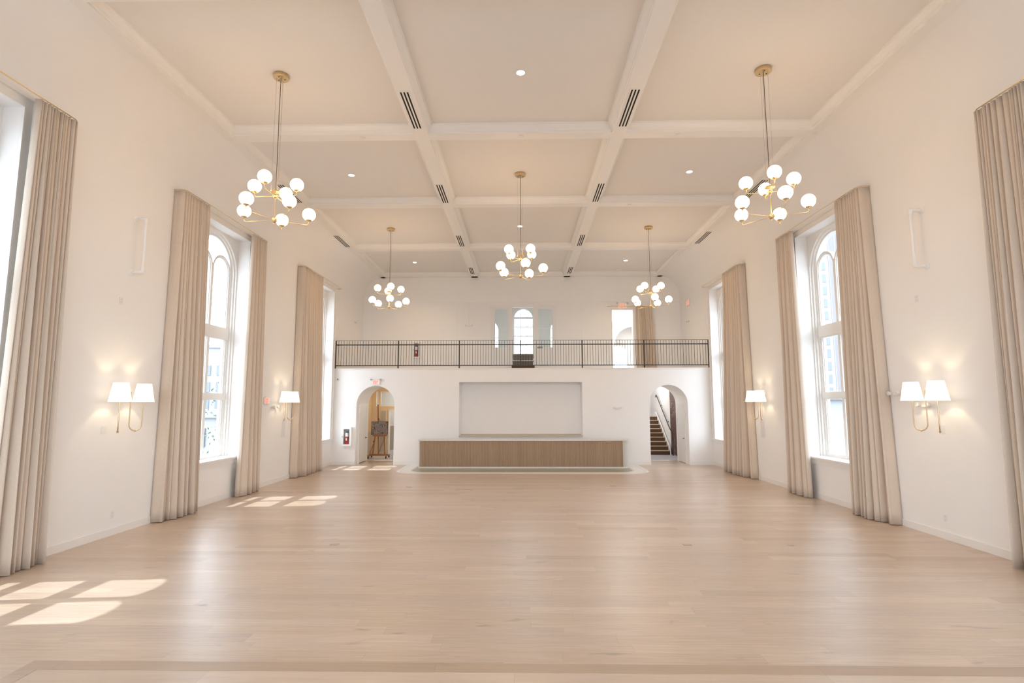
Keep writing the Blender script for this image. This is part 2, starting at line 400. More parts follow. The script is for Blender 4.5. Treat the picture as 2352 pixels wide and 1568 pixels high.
# masonry between the windows, outside the plaster (keeps daylight out of the wall thickness)
def arch_plate(mb, P, hw, zs, half, z0, z1, d0, d1):
    """rectangle half x (z0..z1) with a round-arched opening (half-width hw, spring zs) between depths d0 and d1. P maps (u,z,d)."""
    n = 20
    arc = [(hw*math.cos(PI-PI*k/n), zs+hw*math.sin(PI-PI*k/n)) for k in range(n+1)]
    for d in (d0, d1):
        for (ua, za), (ub, zb) in zip(arc[:-1], arc[1:]):
            mb.quad(P(ua, za, d), P(ub, zb, d), P(ub, z1, d), P(ua, z1, d))
        for sgn in (-1, 1):
            mb.quad(P(sgn*hw, z0, d), P(sgn*half, z0, d), P(sgn*half, z1, d), P(sgn*hw, z1, d))
    for (ua, za), (ub, zb) in zip(arc[:-1], arc[1:]):
        mb.quad(P(ua, za, d0), P(ub, zb, d0), P(ub, zb, d1), P(ua, za, d1))
    for sgn in (-1, 1):
        mb.quad(P(sgn*hw, z0, d0), P(sgn*hw, zs, d0), P(sgn*hw, zs, d1), P(sgn*hw, z0, d1))
def arc_band(mb, P, cu, zs, r0, r1, d0, d1, z0=None, n=20):
    """moulded arch ring from r0 (inner) to r1 with legs down to z0"""
    path = [PI*k/n for k in range(n+1)]
    pts = [(cu+r*0, 0) for r in ()]
    inner = [(cu-r0*math.cos(a), zs+r0*math.sin(a)) for a in path]; outer = [(cu-r1*math.cos(a), zs+r1*math.sin(a)) for a in path]
    if z0 is not None:
        inner = [(cu-r0, z0)] + inner + [(cu+r0, z0)]; outer = [(cu-r1, z0)] + outer + [(cu+r1, z0)]
    for i in range(len(inner)-1):
        a, b, c, d = inner[i], inner[i+1], outer[i+1], outer[i]
        mb.quad(P(*a, d0), P(*b, d0), P(*c, d0), P(*d, d0)); mb.quad(P(*a, d1), P(*b, d1), P(*c, d1), P(*d, d1))
        mb.quad(P(*a, d0), P(*b, d0), P(*b, d1), P(*a, d1)); mb.quad(P(*d, d0), P(*c, d0), P(*c, d1), P(*d, d1))
def pbox(mb, P, u0, u1, z0, z1, d0, d1):
    vs = [P(u, z, d) for d in (d0, d1) for z in (z0, z1) for u in (u0, u1)]
    mb.add(vs, [[0, 2, 3, 1], [4, 5, 7, 6], [0, 1, 5, 4], [2, 6, 7, 3], [1, 3, 7, 5], [0, 4, 6, 2]])
HW, ZS = 0.95, 5.88
wn_ = 0
for side, X, s in (('left', XL, -1), ('right', XR, 1)):
    for yc in WIN_Y:
        wn_ += 1
        P = lambda u, z, d, X=X, s=s, yc=yc: (X+s*d, yc+u, z)
        # deep plaster surround: flat plate with the round-headed opening
        mb = MB(); arch_plate(mb, P, HW, ZS, OH+0.02, OZ0-0.02, OZ1+0.02, 0.28, 0.40)
        root = mb.build('window_%d' % wn_, M['trim']); root['kind'] = 'structure'
        mb = MB()   # casing with a raised outer bead
        for sg in (-1, 1):
            pbox(mb, P, sg*(OH+0.02), sg*(OH+0.15), OZ0+0.006, OZ1+0.15, -0.032, 0.0)
            pbox(mb, P, sg*(OH+0.15), sg*(OH+0.205), OZ0+0.006, OZ1+0.205, -0.075, 0.0)
            pbox(mb, P, sg*OH, sg*(OH+0.02), OZ0+0.006, OZ1+0.02, -0.045, -0.001)
        pbox(mb, P, -OH-0.02, OH+0.02, OZ1+0.02, OZ1+0.15, -0.032, 0.0); pbox(mb, P, -OH-0.15, OH+0.15, OZ1+0.15, OZ1+0.205, -0.075, 0.0)
        pbox(mb, P, -OH, OH, OZ1, OZ1+0.02, -0.045, -0.001)
        mb.build('casing', M['trim'], root)
        mb = MB(); pbox(mb, P, -OH-0.24, OH+0.24, 0.99, OZ0+0.005, -0.085, 0.40); mb.build('sill', M['trim'], root)
        mb = MB(); pbox(mb, P, -OH-0.205, OH+0.205, 0.855, 0.99, -0.030, 0.0); mb.build('apron', M['trim'], root)
        # sash frame: stepped arch rings, mullion, two transoms, two round-headed lights
        mb = MB()
        arc_band(mb, P, 0, ZS, 0.90, 0.96, 0.33, 0.52, OZ0); arc_band(mb, P, 0, ZS, 0.845, 0.90, 0.38, 0.515, OZ0)
        pbox(mb, P, -0.050, 0.050, OZ0, 6.03, 0.395, 0.51)
        for zc0, zc1 in ((2.50, 2.68), (4.09, 4.42)):
            pbox(mb, P, -0.86, 0.86, zc0, zc1, 0.375, 0.51); pbox(mb, P, -0.855, 0.855, zc0+0.03, zc1-0.03, 0.355, 0.50)
        pbox(mb, P, -0.853, 0.853, OZ0, 1.12, 0.387, 0.505)
        for c in (-0.42, 0.42):
            arc_band(mb, P, c, 5.91, 0.365, 0.425, 0.40, 0.51, OZ0, 16); arc_band(mb, P, c, 5.91, 0.345, 0.365, 0.425, 0.495, OZ0, 16)
        mb.build('sash_frame', M['sash'], root)
        for c in (-0.42, 0.42):
            for za, zb in ((1.12, 2.50), (2.68, 4.09)):
                mb = MB(); mb.quad(P(c-0.37, za, 0.46), P(c+0.37, za, 0.46), P(c+0.37, zb, 0.46), P(c-0.37, zb, 0.46)); mb.build('pane', M['glass'], root)
            arc = [P(c-0.37, 4.42, 0.46), P(c+0.37, 4.42, 0.46)] + [P(c+0.37*math.cos(PI*k/14), 5.91+0.37*math.sin(PI*k/14), 0.46) for k in range(15)]
            mb = MB(); mb.add(arc, [list(range(len(arc)))]); mb.build('pane', M['glass'], root)
        # head light between the big arch and the two small ones
        up = [(0.88*math.cos(PI*k/20), ZS+0.88*math.sin(PI*k/20)) for k in range(21)]
        def low(u):
            z = ZS
            for c in (-0.42, 0.42):
                if abs(u-c) < 0.40: z = max(z, 5.91+math.sqrt(0.40**2-(u-c)**2))
            return z
        mb = MB()
        for (ua, za), (ub, zb) in zip(up[:-1], up[1:]):
            mb.quad(P(ua, za, 0.465), P(ub, zb, 0.465), P(ub, min(low(ub), zb), 0.465), P(ua, min(low(ua), za), 0.465))
        mb.build('pane', M['glass'], root)
# outer masonry skins with matching openings
for side, X, s in (('left', XL, -1), ('right', XR, 1)):
    mb = MB(); ys = [YR-0.4]
    for y in WIN_Y: ys += [y-OH-0.02, y+OH+0.02]
    ys.append(31)
    for i in range(0, len(ys), 2):
        mb.box(X+s*0.32, X+s*0.56, ys[i], ys[i+1], -0.6, 9.2)
    for y in WIN_Y:
        mb.box(X+s*0.32, X+s*0.56, y-OH-0.02, y+OH+0.02, -0.6, OZ0-0.02); mb.box(X+s*0.32, X+s*0.56, y-OH-0.02, y+OH+0.02, OZ1, 9.2)
        P = lambda u, z, d, X=X, s=s, y=y: (X+s*d, y+u, z)
        arch_plate(mb, P, HW+0.01, ZS, OH+0.02, OZ0-0.02, OZ1+0.02, 0.42, 0.56)
    for y in WIN_Y: mb.box(X+s*0.56, X+s*0.90, y-1.15, y+1.15, 7.04, 7.18)  # unseen ledges added outside to keep the sun off the head lights
    struct('wall_outer_'+side, mb, M['bld_white'])

# portals guide daylight sampling at the window openings
for X, s in ((XL, -1), (XR, 1)):
    for yc in WIN_Y:
        ld = bpy.data.lights.new('window_portal', 'AREA'); ld.shape = 'RECTANGLE'; ld.size = 5.8; ld.size_y = 1.9
        ld.cycles.is_portal = True
        lo = bpy.data.objects.new('window_portal', ld); COL.objects.link(lo); lo.location = (X+s*0.6, yc, 3.95)
        lo.rotation_euler = (0, -s*PI/2*-1, 0)

# rear wall behind the camera, with three windows added to brighten the lower walls
RW = [(-6.3, -2.5), (-1.9, 1.9), (2.5, 6.3)]; RZ0, RZ1 = 1.3, 6.6
mb = MB().box(XL-0.3, XR+0.3, YR-0.3, YR, 0, RZ0).box(XL-0.3, XR+0.3, YR-0.3, YR, RZ1, 9.0)
for a, b in ((XL-0.3, RW[0][0]), (RW[0][1], RW[1][0]), (RW[1][1], RW[2][0]), (RW[2][1], XR+0.3)): mb.box(a, b, YR-0.3, YR, RZ0, RZ1)
struct('wall_rear', mb, M['wall'])
for k, (a, b) in enumerate(RW):
    mb = MB().frame(a, b, YR-0.2, YR-0.1, RZ0, RZ1, 0.08)
    mb.box((a+b)/2-0.04, (a+b)/2+0.04, YR-0.19, YR-0.11, RZ0+0.08, RZ1-0.08).box(a+0.08, b-0.08, YR-0.185, YR-0.105, 3.9, 3.98)
    w = struct('window_%d' % (20+k), mb, M['sash'])
    MB().quad((a, YR-0.15, RZ0), (b, YR-0.15, RZ0), (b, YR-0.15, RZ1), (a, YR-0.15, RZ1)).build('pane', M['glass'], w)
    ld = bpy.data.lights.new('window_portal', 'AREA'); ld.shape = 'RECTANGLE'; ld.size = b-a; ld.size_y = RZ1-RZ0; ld.cycles.is_portal = True
    lo = bpy.data.objects.new('window_portal', ld); COL.objects.link(lo); lo.location = ((a+b)/2, YR-0.32, (RZ0+RZ1)/2); lo.rotation_euler = (PI/2, 0, 0)

# ------------------------------------------------------------------ ceiling and beams
struct('ceiling', MB().box(XL-0.6, XR+0.6, YR-0.3, YB+0.3, ZC, ZC+0.15), M['ceil'])
def beam_profile(h, zb=ZB):
    r = [(h, zb), (h, zb+0.035), (h+0.018, zb+0.045), (h+0.022, zb+0.085), (h+0.05, zb+0.105), (h+0.085, zb+0.16), (h+0.105, zb+0.165), (h+0.11, ZC+0.02)]
    return [(-a, z) for a, z in reversed(r)] + r
BX = [-2.235, 2.185]; BY = [2.95, 7.32, 11.75, 16.11, 20.90]
tn = 1
for x in BX:
    tn += 1; struct('trim_%d' % tn, MB().prism([(x+a, z) for a, z in beam_profile(0.152)], 'Y', YR, YB), M['trim'])
for y in BY:
    tn += 1; struct('trim_%d' % tn, MB().prism([(y+a, z) for a, z in beam_profile(0.150, ZB+0.003)], 'X', -6.72, 6.68), M['trim'])
def half_profile(a0, a1, sgn):   # border beams: plain on the wall side, moulded on the room side
    r = [(a0, ZB), (a1, ZB)] + [(a1+sgn*q, z) for q, z in [(0.0, ZB+0.035), (0.018, ZB+0.045), (0.022, ZB+0.085), (0.05, ZB+0.105), (0.085, ZB+0.16), (0.105, ZB+0.165), (0.11, ZC+0.02)]] + [(a0, ZC+0.02)]
    return r
tn += 1; struct('trim_%d' % tn, MB().prism(half_profile(-6.78, -6.52, 1), 'Y', YR, YB), M['trim'])
tn += 1; struct('trim_%d' % tn, MB().prism(half_profile(6.73, 6.46, -1), 'Y', YR, YB), M['trim'])
tn += 1; struct('trim_%d' % tn, MB().prism(half_profile(YB-0.003, 25.42, -1), 'X', -6.72, 6.68), M['trim'])

# ------------------------------------------------------------------ bar wall with two arches and a niche
ARCH = [(-5.848, 0.763, 2.345), (5.815, 0.760, 2.365)]
NX0, NX1, NZ0, NZ1, ND = -2.505, 2.41, 1.09, 3.25, 0.74
mb = MB()
def xz(x0, x1, z0, z1, y=YF): mb.quad((x0, y, z0), (x1, y, z0), (x1, y, z1), (x0, y, z1))
xz(XL, ARCH[0][0]-ARCH[0][1], 0, ZBAL); xz(ARCH[0][0]+ARCH[0][1], NX0, 0, ZBAL)
xz(NX1, ARCH[1][0]-ARCH[1][1], 0, ZBAL); xz(ARCH[1][0]+ARCH[1][1], XR, 0, ZBAL)
xz(NX0, NX1, 0, NZ0); xz(NX0, NX1, NZ1, ZBAL)
for c, r, zs in ARCH:
    n = 28; arc = [(c-r*math.cos(PI*k/n), zs+r*math.sin(PI*k/n)) for k in range(n+1)]
    for (xa, za), (xb, zb) in zip(arc[:-1], arc[1:]):
        mb.quad((xa, YF, za), (xb, YF, zb), (xb, YF, ZBAL), (xa, YF, ZBAL))
        mb.quad((xa, YA, za), (xb, YA, zb), (xb, YA, 3.6), (xa, YA, 3.6))
        mb.quad((xa, YF, za), (xb, YF, zb), (xb, YA, zb), (xa, YA, za))
    for sg in (-1, 1):
        mb.quad((c+sg*r, YF, 0), (c+sg*r, YA, 0), (c+sg*r, YA, zs), (c+sg*r, YF, zs))
# niche box
y1 = YF+ND
mb.quad((NX0, y1, NZ0), (NX1, y1, NZ0), (NX1, y1, NZ1), (NX0, y1, NZ1))
for x in (NX0, NX1): mb.quad((x, YF, NZ0), (x, y1, NZ0), (x, y1, NZ1), (x, YF, NZ1))
for z in (NZ0, NZ1): mb.quad((NX0, YF, z), (NX1, YF, z), (NX1, y1, z), (NX0, y1, z))
# back faces towards the halls
for x0, x1 in ((-9, ARCH[0][0]-ARCH[0][1]), (ARCH[0][0]+ARCH[0][1], ARCH[1][0]-ARCH[1][1]), (ARCH[1][0]+ARCH[1][1], 9)):
    mb.quad((x0, YA, 0), (x1, YA, 0), (x1, YA, 3.6), (x0, YA, 3.6))
struct('wall_front', mb, M['wall'])
struct('floor_balcony', MB().box(XL, XR, YF+0.01, YB, ZBAL-0.22, ZBAL-0.005), M['wall'])
tn += 1; struct('trim_%d' % tn, MB().box(XL, XR, YF-0.025, YF+0.14, ZBAL-0.028, ZBAL+0.006), M['trim'])

# baseboards
def baseboard(name, boxes):
    mb = MB()
    for b in boxes: mb.box(*b, 0.0, 0.115); 
    for x0, x1, y0, y1 in boxes:
        mb.box(x0, x1, y0, y1, 0.115, 0.13)
    struct(name, mb, M['trim'])
baseboard('baseboard_left', [(XL, XL+0.02, YR, YF)])
baseboard('baseboard_right', [(XR-0.02, XR, YR, YF)])
a0, a1 = ARCH
baseboard('baseboard_front', [(XL+0.02, a0[0]-a0[1], YF-0.02, YF), (a0[0]+a0[1], a1[0]-a1[1], YF-0.02, YF), (a1[0]+a1[1], XR-0.02, YF-0.02, YF)])

# ------------------------------------------------------------------ balcony back wall with doorways
mb = MB()
def bq(x0, x1, z0, z1): mb.box(x0, x1, YB, YB+0.22, z0, z1)
D0, D1, DZ = -0.43, 0.57, 6.965         # middle doorway
O0, O1, OZT = 4.29, 5.285, 6.82         # doorway on the right
S0 = (-1.30, -0.60); S1 = (0.76, 1.50)  # side lights
SZ0, SZ1 = 4.99, 6.93
bq(XL-0.3, S0[0], 3.3, ZC); bq(S0[0], S0[1], 3.3, SZ0); bq(S0[0], S0[1], SZ1, ZC); bq(S0[1], D0, 3.3, ZC)
bq(D0, D1, DZ, ZC); bq(D0, D1, 3.3, ZBAL); bq(D1, S1[0], 3.3, ZC); bq(S1[0], S1[1], 3.3, SZ0); bq(S1[0], S1[1], SZ1, ZC)
bq(S1[1], O0, 3.3, ZC); bq(O0, O1, OZT, ZC); bq(O0, O1, 3.3, ZBAL); bq(O1, XR+0.3, 3.3, ZC)
struct('wall_back', mb, M['wall'])
# raised band above the picture-rail line, and panel battens
tn += 1; struct('trim_%d' % tn, MB().box(XL, XR, YB-0.035, YB+0.01, 7.20, ZB), M['wall'])
tn += 1; struct('trim_%d' % tn, MB().box(-3.10, -3.075, YB-0.012, YB+0.01, ZBAL, 7.20), M['trim'])
tn += 1; struct('trim_%d' % tn, MB().box(2.84, 2.865, YB-0.012, YB+0.01, ZBAL, 7.20), M['trim'])
# frame round the door and side lights
root = MB()
for x0, x1 in ((-1.47, -1.30), (-0.60, D0), (D1, 0.76), (1.50, 1.66)):
    root.box(x0, x1, YB-0.03, YB+0.005, ZBAL, 7.04)
root.box(-1.52, 1.68, YB-0.045, YB+0.005, 6.95, 7.05); root.box(-1.30, -0.60, YB-0.02, YB+0.005, ZBAL, SZ0); root.box(0.76, 1.50, YB-0.02, YB+0.005, ZBAL, SZ0)
w9 = struct('window_9', root, M['trim'])
for a, b in (S0, S1):
    mb = MB().frame(a, b, YB+0.02, YB+0.06, SZ0, SZ1, 0.05)
    mb.box(a+0.05, b-0.05, YB+0.025, YB+0.055, 5.93, 5.955); mb.build('sash_frame', M['sash'], w9)
    MB().quad((a+0.04, YB+0.04, SZ0+0.04), (b-0.04, YB+0.04, SZ0+0.04), (b-0.04, YB+0.04, SZ1-0.04), (a+0.04, YB+0.04, SZ1-0.04)).build('pane', M['glass'], w9)
# carpeted steps up through the middle doorway
for k, (ya, yb, z0, zt, hw_) in enumerate(((24.60, 25.60, ZBAL+0.0005, 4.12, 0.52), (25.72, 26.10, ZBAL+0.001, 4.42, 0.492), (26.101, 26.59, ZBAL+0.001, 4.765, 0.492))):
    t = thing('carpeted_step', ['brown carpeted box step on the balcony in front of the middle doorway', 'lower grey brown carpeted riser inside the balcony middle doorway', 'upper grey brown carpeted riser inside the balcony middle doorway'][k], 'step', (0.06, ya, ZBAL))
    part('tread', MB().box(0.07-hw_, 0.07+hw_, ya+0.002, yb-0.002, z0, zt-0.025), M['carpet' if k == 0 else 'carpet_light'], t)
    part('nosing', MB().box(0.07-hw_, 0.07+hw_, ya-0.012, yb-0.002, zt-0.025, zt), M['carpet'] if k == 0 else M['trim'], t)

# tower room behind the middle doorway: three arched windows to the sky
TX0, TX1, TY, TZ0, TZ1 = -2.85, 3.39, 28.6, 4.77, 7.7
TW = [(0.10, 0.53, 6.88, 4.9, 0.75), (-1.75, 0.56, 6.25, 5.15, 1.10), (2.12, 0.63, 6.25, 5.15, 1.27)]
mb = MB()
for c, hw, zs, zb_, half in TW: arch_plate(mb, lambda u, z, d: (c+u, TY+d, z), hw, zs, half, TZ0, TZ1, 0.0, 0.2)
for x in (TX0, TX1): mb.quad((x, YB+0.22, 3.6), (x, TY, 3.6), (x, TY, TZ1), (x, YB+0.22, TZ1))
mb.box(TX0-0.2, TX1+0.2, YB+0.22, TY+0.25, TZ1, TZ1+0.1); mb.box(TX0-0.2, TX1+0.2, 26.6, TY+0.25, TZ0-0.2, TZ0-0.01)
mb.box(TX0-0.2, TX1+0.2, YB+0.22, 26.6, 3.56, 3.78)
struct('wall_tower', mb, M['greyroom'])
wnum = 9
for c, hw, zs, zb_, half in TW:
    wnum += 1; mid = hw == 0.53
    PP = lambda u, z, d: (c+u, TY+d, z)
    mb = MB(); arc_band(mb, PP, 0, zs, hw-0.05, hw+0.01, 0.05, 0.14, zb_)
    for u in ((-hw/3, hw/3) if mid else (0.0,)): pbox(mb, PP, u-0.018, u+0.018, zb_, zs+hw*0.93, 0.085, 0.115)
    for z, t in ([(zs+0.03, 0.06), (zs-0.45, 0.02), (zs-0.94, 0.028), (zs-1.42, 0.02)] if mid else [(zs-0.40, 0.02), (zs-0.62, 0.02), (zs-1.0, 0.02)]): pbox(mb, PP, -hw+0.05, hw-0.05, z-t, z+t, 0.08, 0.12)
    pbox(mb, PP, -hw, hw, TZ0, zb_, 0.02, 0.18)
    w = mb.build('window_%d' % wnum, M['sash']); w['kind'] = 'structure'
    arc = [PP(-hw, zb_, 0.1), PP(hw, zb_, 0.1)] + [PP(hw*math.cos(PI*k/14), zs+hw*math.sin(PI*k/14), 0.1) for k in range(15)]
    mb = MB(); mb.add(arc, [list(range(len(arc)))]); mb.build('pane', M['glass'], w)
    ld = bpy.data.lights.new('window_portal', 'AREA'); ld.shape = 'RECTANGLE'; ld.size = 2*hw; ld.size_y = zs+hw-zb_; ld.cycles.is_portal = True
    lo = bpy.data.objects.new('window_portal', ld); COL.objects.link(lo); lo.location = (c, TY+0.22, (zb_+zs+hw)/2); lo.rotation_euler = (-PI/2, 0, 0)

# bright stair lobby behind the right doorway
mb = MB(); P = lambda u, z, d: (5.15+u, 28.8+d, z)
arch_plate(mb, P, 0.42, 5.0, 2.2, ZBAL, 7.9, 0.0, 0.25)
mb.box(3.6, 7.3, YB+0.22, 29.0, 7.6, 7.7); mb.box(3.6, 7.3, YB+0.22, 29.0, ZBAL-0.1, ZBAL-0.006)
mb.quad((3.6, YB+0.22, ZBAL), (3.6, 28.8, ZBAL), (3.6, 28.8, 7.6), (3.6, YB+0.22, 7.6))
PR2 = lambda u, z, d: (7.2+d, 27.4+u, z)
arch_plate(mb, PR2, 0.7, 5.9, 1.5, ZBAL, 7.9, 0.0, 0.25)
struct('wall_lobby', mb, M['wall'])
mb = MB(); arc_band(mb, P, 0.0, 5.0, 0.42, 0.56, -0.02, 0.0, ZBAL); mb.build('trim_%d' % (tn+1), M['greyroom'])['kind'] = 'structure'; tn += 1
P = lambda u, z, d: (5.75+u, 28.0+d, z)
mb = MB(); arch_plate(mb, P, 0.98, 5.35, 2.0, ZBAL, 7.6, 0.0, 0.12); struct('wall_lobby_arch', mb, M['wall'])
lamp = bpy.data.lights.new('lobby_fill', 'POINT'); lamp.energy = 260; lamp.shadow_soft_size = 0.2; lamp.color = (1, 0.97, 0.93)  # added fill without a fixture, brightens the lobby
lo = bpy.data.objects.new('lobby_fill', lamp); COL.objects.link(lo); lo.location = (4.6, 27.0, 7.2)
# jamb lining of the right doorway, with a door lever seen on its edge
tn += 1; struct('trim_%d' % tn, MB().box(O0-0.03, O0+0.012, YB-0.02, YB+0.24, ZBAL, OZT-0.012).box(O1-0.012, O1+0.13, YB-0.02, YB+0.24, ZBAL, OZT-0.012).box(O0-0.03, O1+0.13, YB-0.02, YB+0.24, OZT-0.012, OZT+0.05), M['trim'])

# ------------------------------------------------------------------ halls behind the two arches
mb = MB()
mb.box(-9, 9, YA+0.001, 26.4, 3.30, 3.32)     # hall ceiling
struct('ceiling_hall', mb, M['wall'])
struct('wall_hall_left', MB().box(-7.3, -7.18, YA+0.001, 26.2, 0, 3.3), M['tanwall'])
struct('trim_%d' % (tn+1), MB().box(-7.18, -7.165, YA+0.002, 26.2, 0.003, 1.08), M['greige2']); tn += 1
mb = MB()   # partition facing the left arch, with a transom window, a panelled door and an open doorway
mb.box(-7.18, -6.97, 26.2, 26.32, 0, 3.3); mb.box(-6.97, -6.83, 26.2, 26.32, 0, 2.12); mb.box(-6.97, -5.2, 26.2, 26.32, 2.98, 3.3)
mb.box(-6.86, -6.78, 26.2, 26.32, 2.27, 2.98); mb.box(-6.97, -4.0, 26.2, 26.32, 2.12, 2.27); mb.box(-6.83, -6.33, 26.2, 26.32, 0, 2.12)
struct('wall_hall_partition', mb, M['tanwall'])
wt = struct('window_13', MB().frame(-6.78, -5.2, 26.24, 26.28, 2.27, 2.98, 0.04), M['trim'])
MB().quad((-6.74, 26.26, 2.31), (-5.2, 26.26, 2.31), (-5.2, 26.26, 2.94), (-6.74, 26.26, 2.94)).build('pane', M['glass'], wt)
d = struct('door_1', MB().box(-6.80, -6.42, 26.17, 26.2, 0.08, 2.10), M['tanwall'])
MB().box(-6.735, -6.49, 26.165, 26.171, 0.12, 2.06).build('door_panel', M['greige'], d)
struct('trim_%d' % (tn+1), MB().box(-6.37, -6.31, 26.15, 26.34, 0.003, 2.08).box(-6.37, -5.0, 26.15, 26.34, 2.08, 2.14), M['trim']); tn += 1
struct('wall_far_room', MB().quad((-8.5, 29.0, 0), (-3.5, 29.0, 0), (-3.5, 29.0, 3.3), (-8.5, 29.0, 3.3)).quad((-8.5, 26.32, 3.2), (-3.5, 26.32, 3.2), (-3.5, 29, 3.2), (-8.5, 29, 3.2)).quad((-3.5, YA, 0), (-3.5, 29, 0), (-3.5, 29, 3.3), (-3.5, YA, 3.3)).quad((-8.5, 26.32, 0), (-8.5, 29, 0), (-8.5, 29, 3.3), (-8.5, 26.32, 3.3)), M['greyroom'])
for (x, y, z, e, c) in ((-5.2, 25.2, 3.0, 30, (1, 0.72, 0.42)), (-5.6, 27.6, 2.9, 70, (0.95, 0.98, 1.0)), (5.4, 24.9, 3.0, 45, (1, 0.93, 0.85)), (5.9, 27.6, 3.4, 60, (0.97, 0.98, 1.0))):  # unseen fills added to brighten the halls and stairs, no fixtures
    lamp = bpy.data.lights.new('hall_fill', 'POINT'); lamp.energy = e; lamp.shadow_soft_size = 0.15; lamp.color = c
    lo = bpy.data.objects.new('hall_fill', lamp); COL.objects.link(lo); lo.location = (x, y, z)
# framed panel leaning in the far room seen through the open doorway
t = thing('room_divider', 'low grey glazed screen standing in the room behind the left hall doorway', 'screen', (-6.55, 28.0, 0.0))
part('frame', MB().frame(-7.2, -5.9, 27.98, 28.02, 0.003, 1.34, 0.07), M['trim'], t)
part('panel', MB().box(-7.13, -5.97, 27.99, 28.01, 0.073, 1.27), M['greige'], t)

# right hall: mural wall, stairs and stair shaft
struct('wall_hall_right', MB().box(7.06, 7.18, YA+0.001, 31, 0, 3.55), M['wall'])
struct('wall_stair', MB().quad((4.4, YA, 0), (4.4, 31, 0), (4.4, 31, 3.55), (4.4, YA, 3.55)).quad((4.4, 30.2, 0), (7.06, 30.2, 0), (7.06, 30.2, 3.55), (4.4, 30.2, 3.55)).quad((4.4, 26.4, 3.55), (7.06, 26.4, 3.55), (7.06, 30.2, 3.55), (4.4, 30.2, 3.55)), M['wall'])
mu = MB().box(7.045, 7.06, YA+0.05, 26.30, 0.02, 3.28).build('wall_mural', M['mural'])
tag(mu, 'dark brown wall mural beside the stairs seen through the right arch', 'mural')
t = thing('staircase', 'brown carpeted staircase with pale nosings beyond the right arch', 'stairs', (6.3, 26.1, 0.002))
NR, RH, TD = 9, 0.192, 0.285
for k in range(NR):
    y = 26.1+TD*k; z = RH*(k+1)
    part('step', MB().box(5.3, 6.93, y, 29.2 if k == NR-1 else y+TD, 0.003 if k == 0 else z-RH, z-0.022), M['carpet'], t)
    part('nosing', MB().box(5.3, 6.93, y-0.02, 29.2 if k == NR-1 else y+TD, z-0.022, z), M['nosing'], t)
sk = [(26.08, 0.003), (26.08, 0.25)] + [(26.1+TD*NR, RH*NR+0.22), (29.2, RH*NR+0.22), (29.2, 0.003)]
part('stringer', MB().prism(sk, 'X', 6.935, 6.985), M['trim'], t)
t = thing('handrail', 'dark metal wall handrail climbing beside the carpeted stairs', 'handrail', (6.95, 26.0, 1.0))
rail = [(6.93, 25.55, 0.02), (6.93, 25.55, 0.95), (6.94, 25.72, 1.08)] + [(6.94, 26.1+TD*k, 1.28+RH*k-0.03) for k in range(0, 9)]
top = rail[-1]; rail += [(6.94, top[1]+0.12, top[2]+0.03), (6.94, top[1]+0.17, top[2]-0.02), (6.94, top[1]+0.15, top[2]-0.09)]
part('rail', MB().tube(rail, 0.024, 10), M['black'], t)
for k in (2, 6): part('bracket', MB().tube([(7.06, 26.1+TD*k, 1.13+RH*k), (6.97, 26.1+TD*k, 1.13+RH*k), (6.94, 26.1+TD*k, 1.23+RH*k)], 0.012, 8).lathe([(0.035, 0), (0.035, 0.012)], (7.046, 26.1+TD*k, 1.13+RH*k), 12, 'X'), M['black'], t)

# doors in the arch reveals
def reveal_door(n, X, s, handle_y):
    d = struct('door_%d' % n, MB().box(X, X-s*0.03, 22.30, 23.28, 0.02, 2.30), M['trim'])
    MB().box(X, X-s*0.045, 22.22, 22.30, 0.0, 2.30).box(X, X-s*0.045, 23.28, 23.36, 0.0, 2.30).box(X, X-s*0.045, 22.22, 23.36, 2.30, 2.38).build('door_frame', M['trim'], d)
    h = MB().lathe([(0.03, 0), (0.03, 0.012), (0.014, 0.016), (0.014, 0.06)] if s < 0 else [(0.03, 0), (0.03, -0.012), (0.014, -0.016), (0.014, -0.06)], (X-s*0.03, handle_y, 0.985), 14, 'X')
    h.tube([(X-s*0.085, handle_y, 0.985), (X-s*0.088, handle_y-0.06, 0.985), (X-s*0.085, handle_y-0.13, 0.983)], 0.010, 8)
    h.build('door_handle', M['black'], d)
    for z in (0.32, 1.15, 1.98):
        hy = 22.33 if handle_y > 23 else 23.33
        MB().box(X-s*0.030, X-s*0.038, hy-0.02, hy+0.02, z-0.055, z+0.055).build('hinge', M['black'] if n == 3 else M['steel'], d)
    MB().box(X, X-s*0.025, 22.32, 23.34, 0.003, 0.018).build('threshold_gap', M['slot'], d)
reveal_door(2, ARCH[0][0]-ARCH[0][1], -1, 23.16)
reveal_door(3, ARCH[1][0]+ARCH[1][1], 1, 22.45)

# ------------------------------------------------------------------ easel with picture
EX, EY = -6.36, 24.55
t = thing('easel', 'tall wooden studio easel on casters under the left arch', 'easel', (EX, EY, 0.0))
W_ = M['easelwood']
part('base_beam', MB().box(EX-0.42, EX-0.36, EY-0.32, EY+0.32, 0.09, 0.15), W_, t)
part('base_beam', MB().box(EX+0.36, EX+0.42, EY-0.32, EY+0.32, 0.09, 0.15), W_, t)
part('cross_beam', MB().box(EX-0.42, EX+0.42, EY-0.04, EY+0.04, 0.10, 0.17), W_, t)
def plank(a, b, w, d):
    a, b = Vector(a), Vector(b); ax = (b-a).normalized(); u = Vector((1, 0, 0)); u = (u-ax*u.dot(ax)).normalized(); v = ax.cross(u)
    vs = [p+u*i*w/2+v*j*d/2 for p in (a, b) for j in (-1, 1) for i in (-1, 1)]
    return MB().add(vs, [[0, 2, 3, 1], [4, 5, 7, 6], [0, 1, 5, 4], [2, 6, 7, 3], [1, 3, 7, 5], [0, 4, 6, 2]])
part('upright', plank((EX-0.27, EY, 0.16), (EX-0.20, EY+0.10, 1.05), 0.05, 0.04), W_, t)
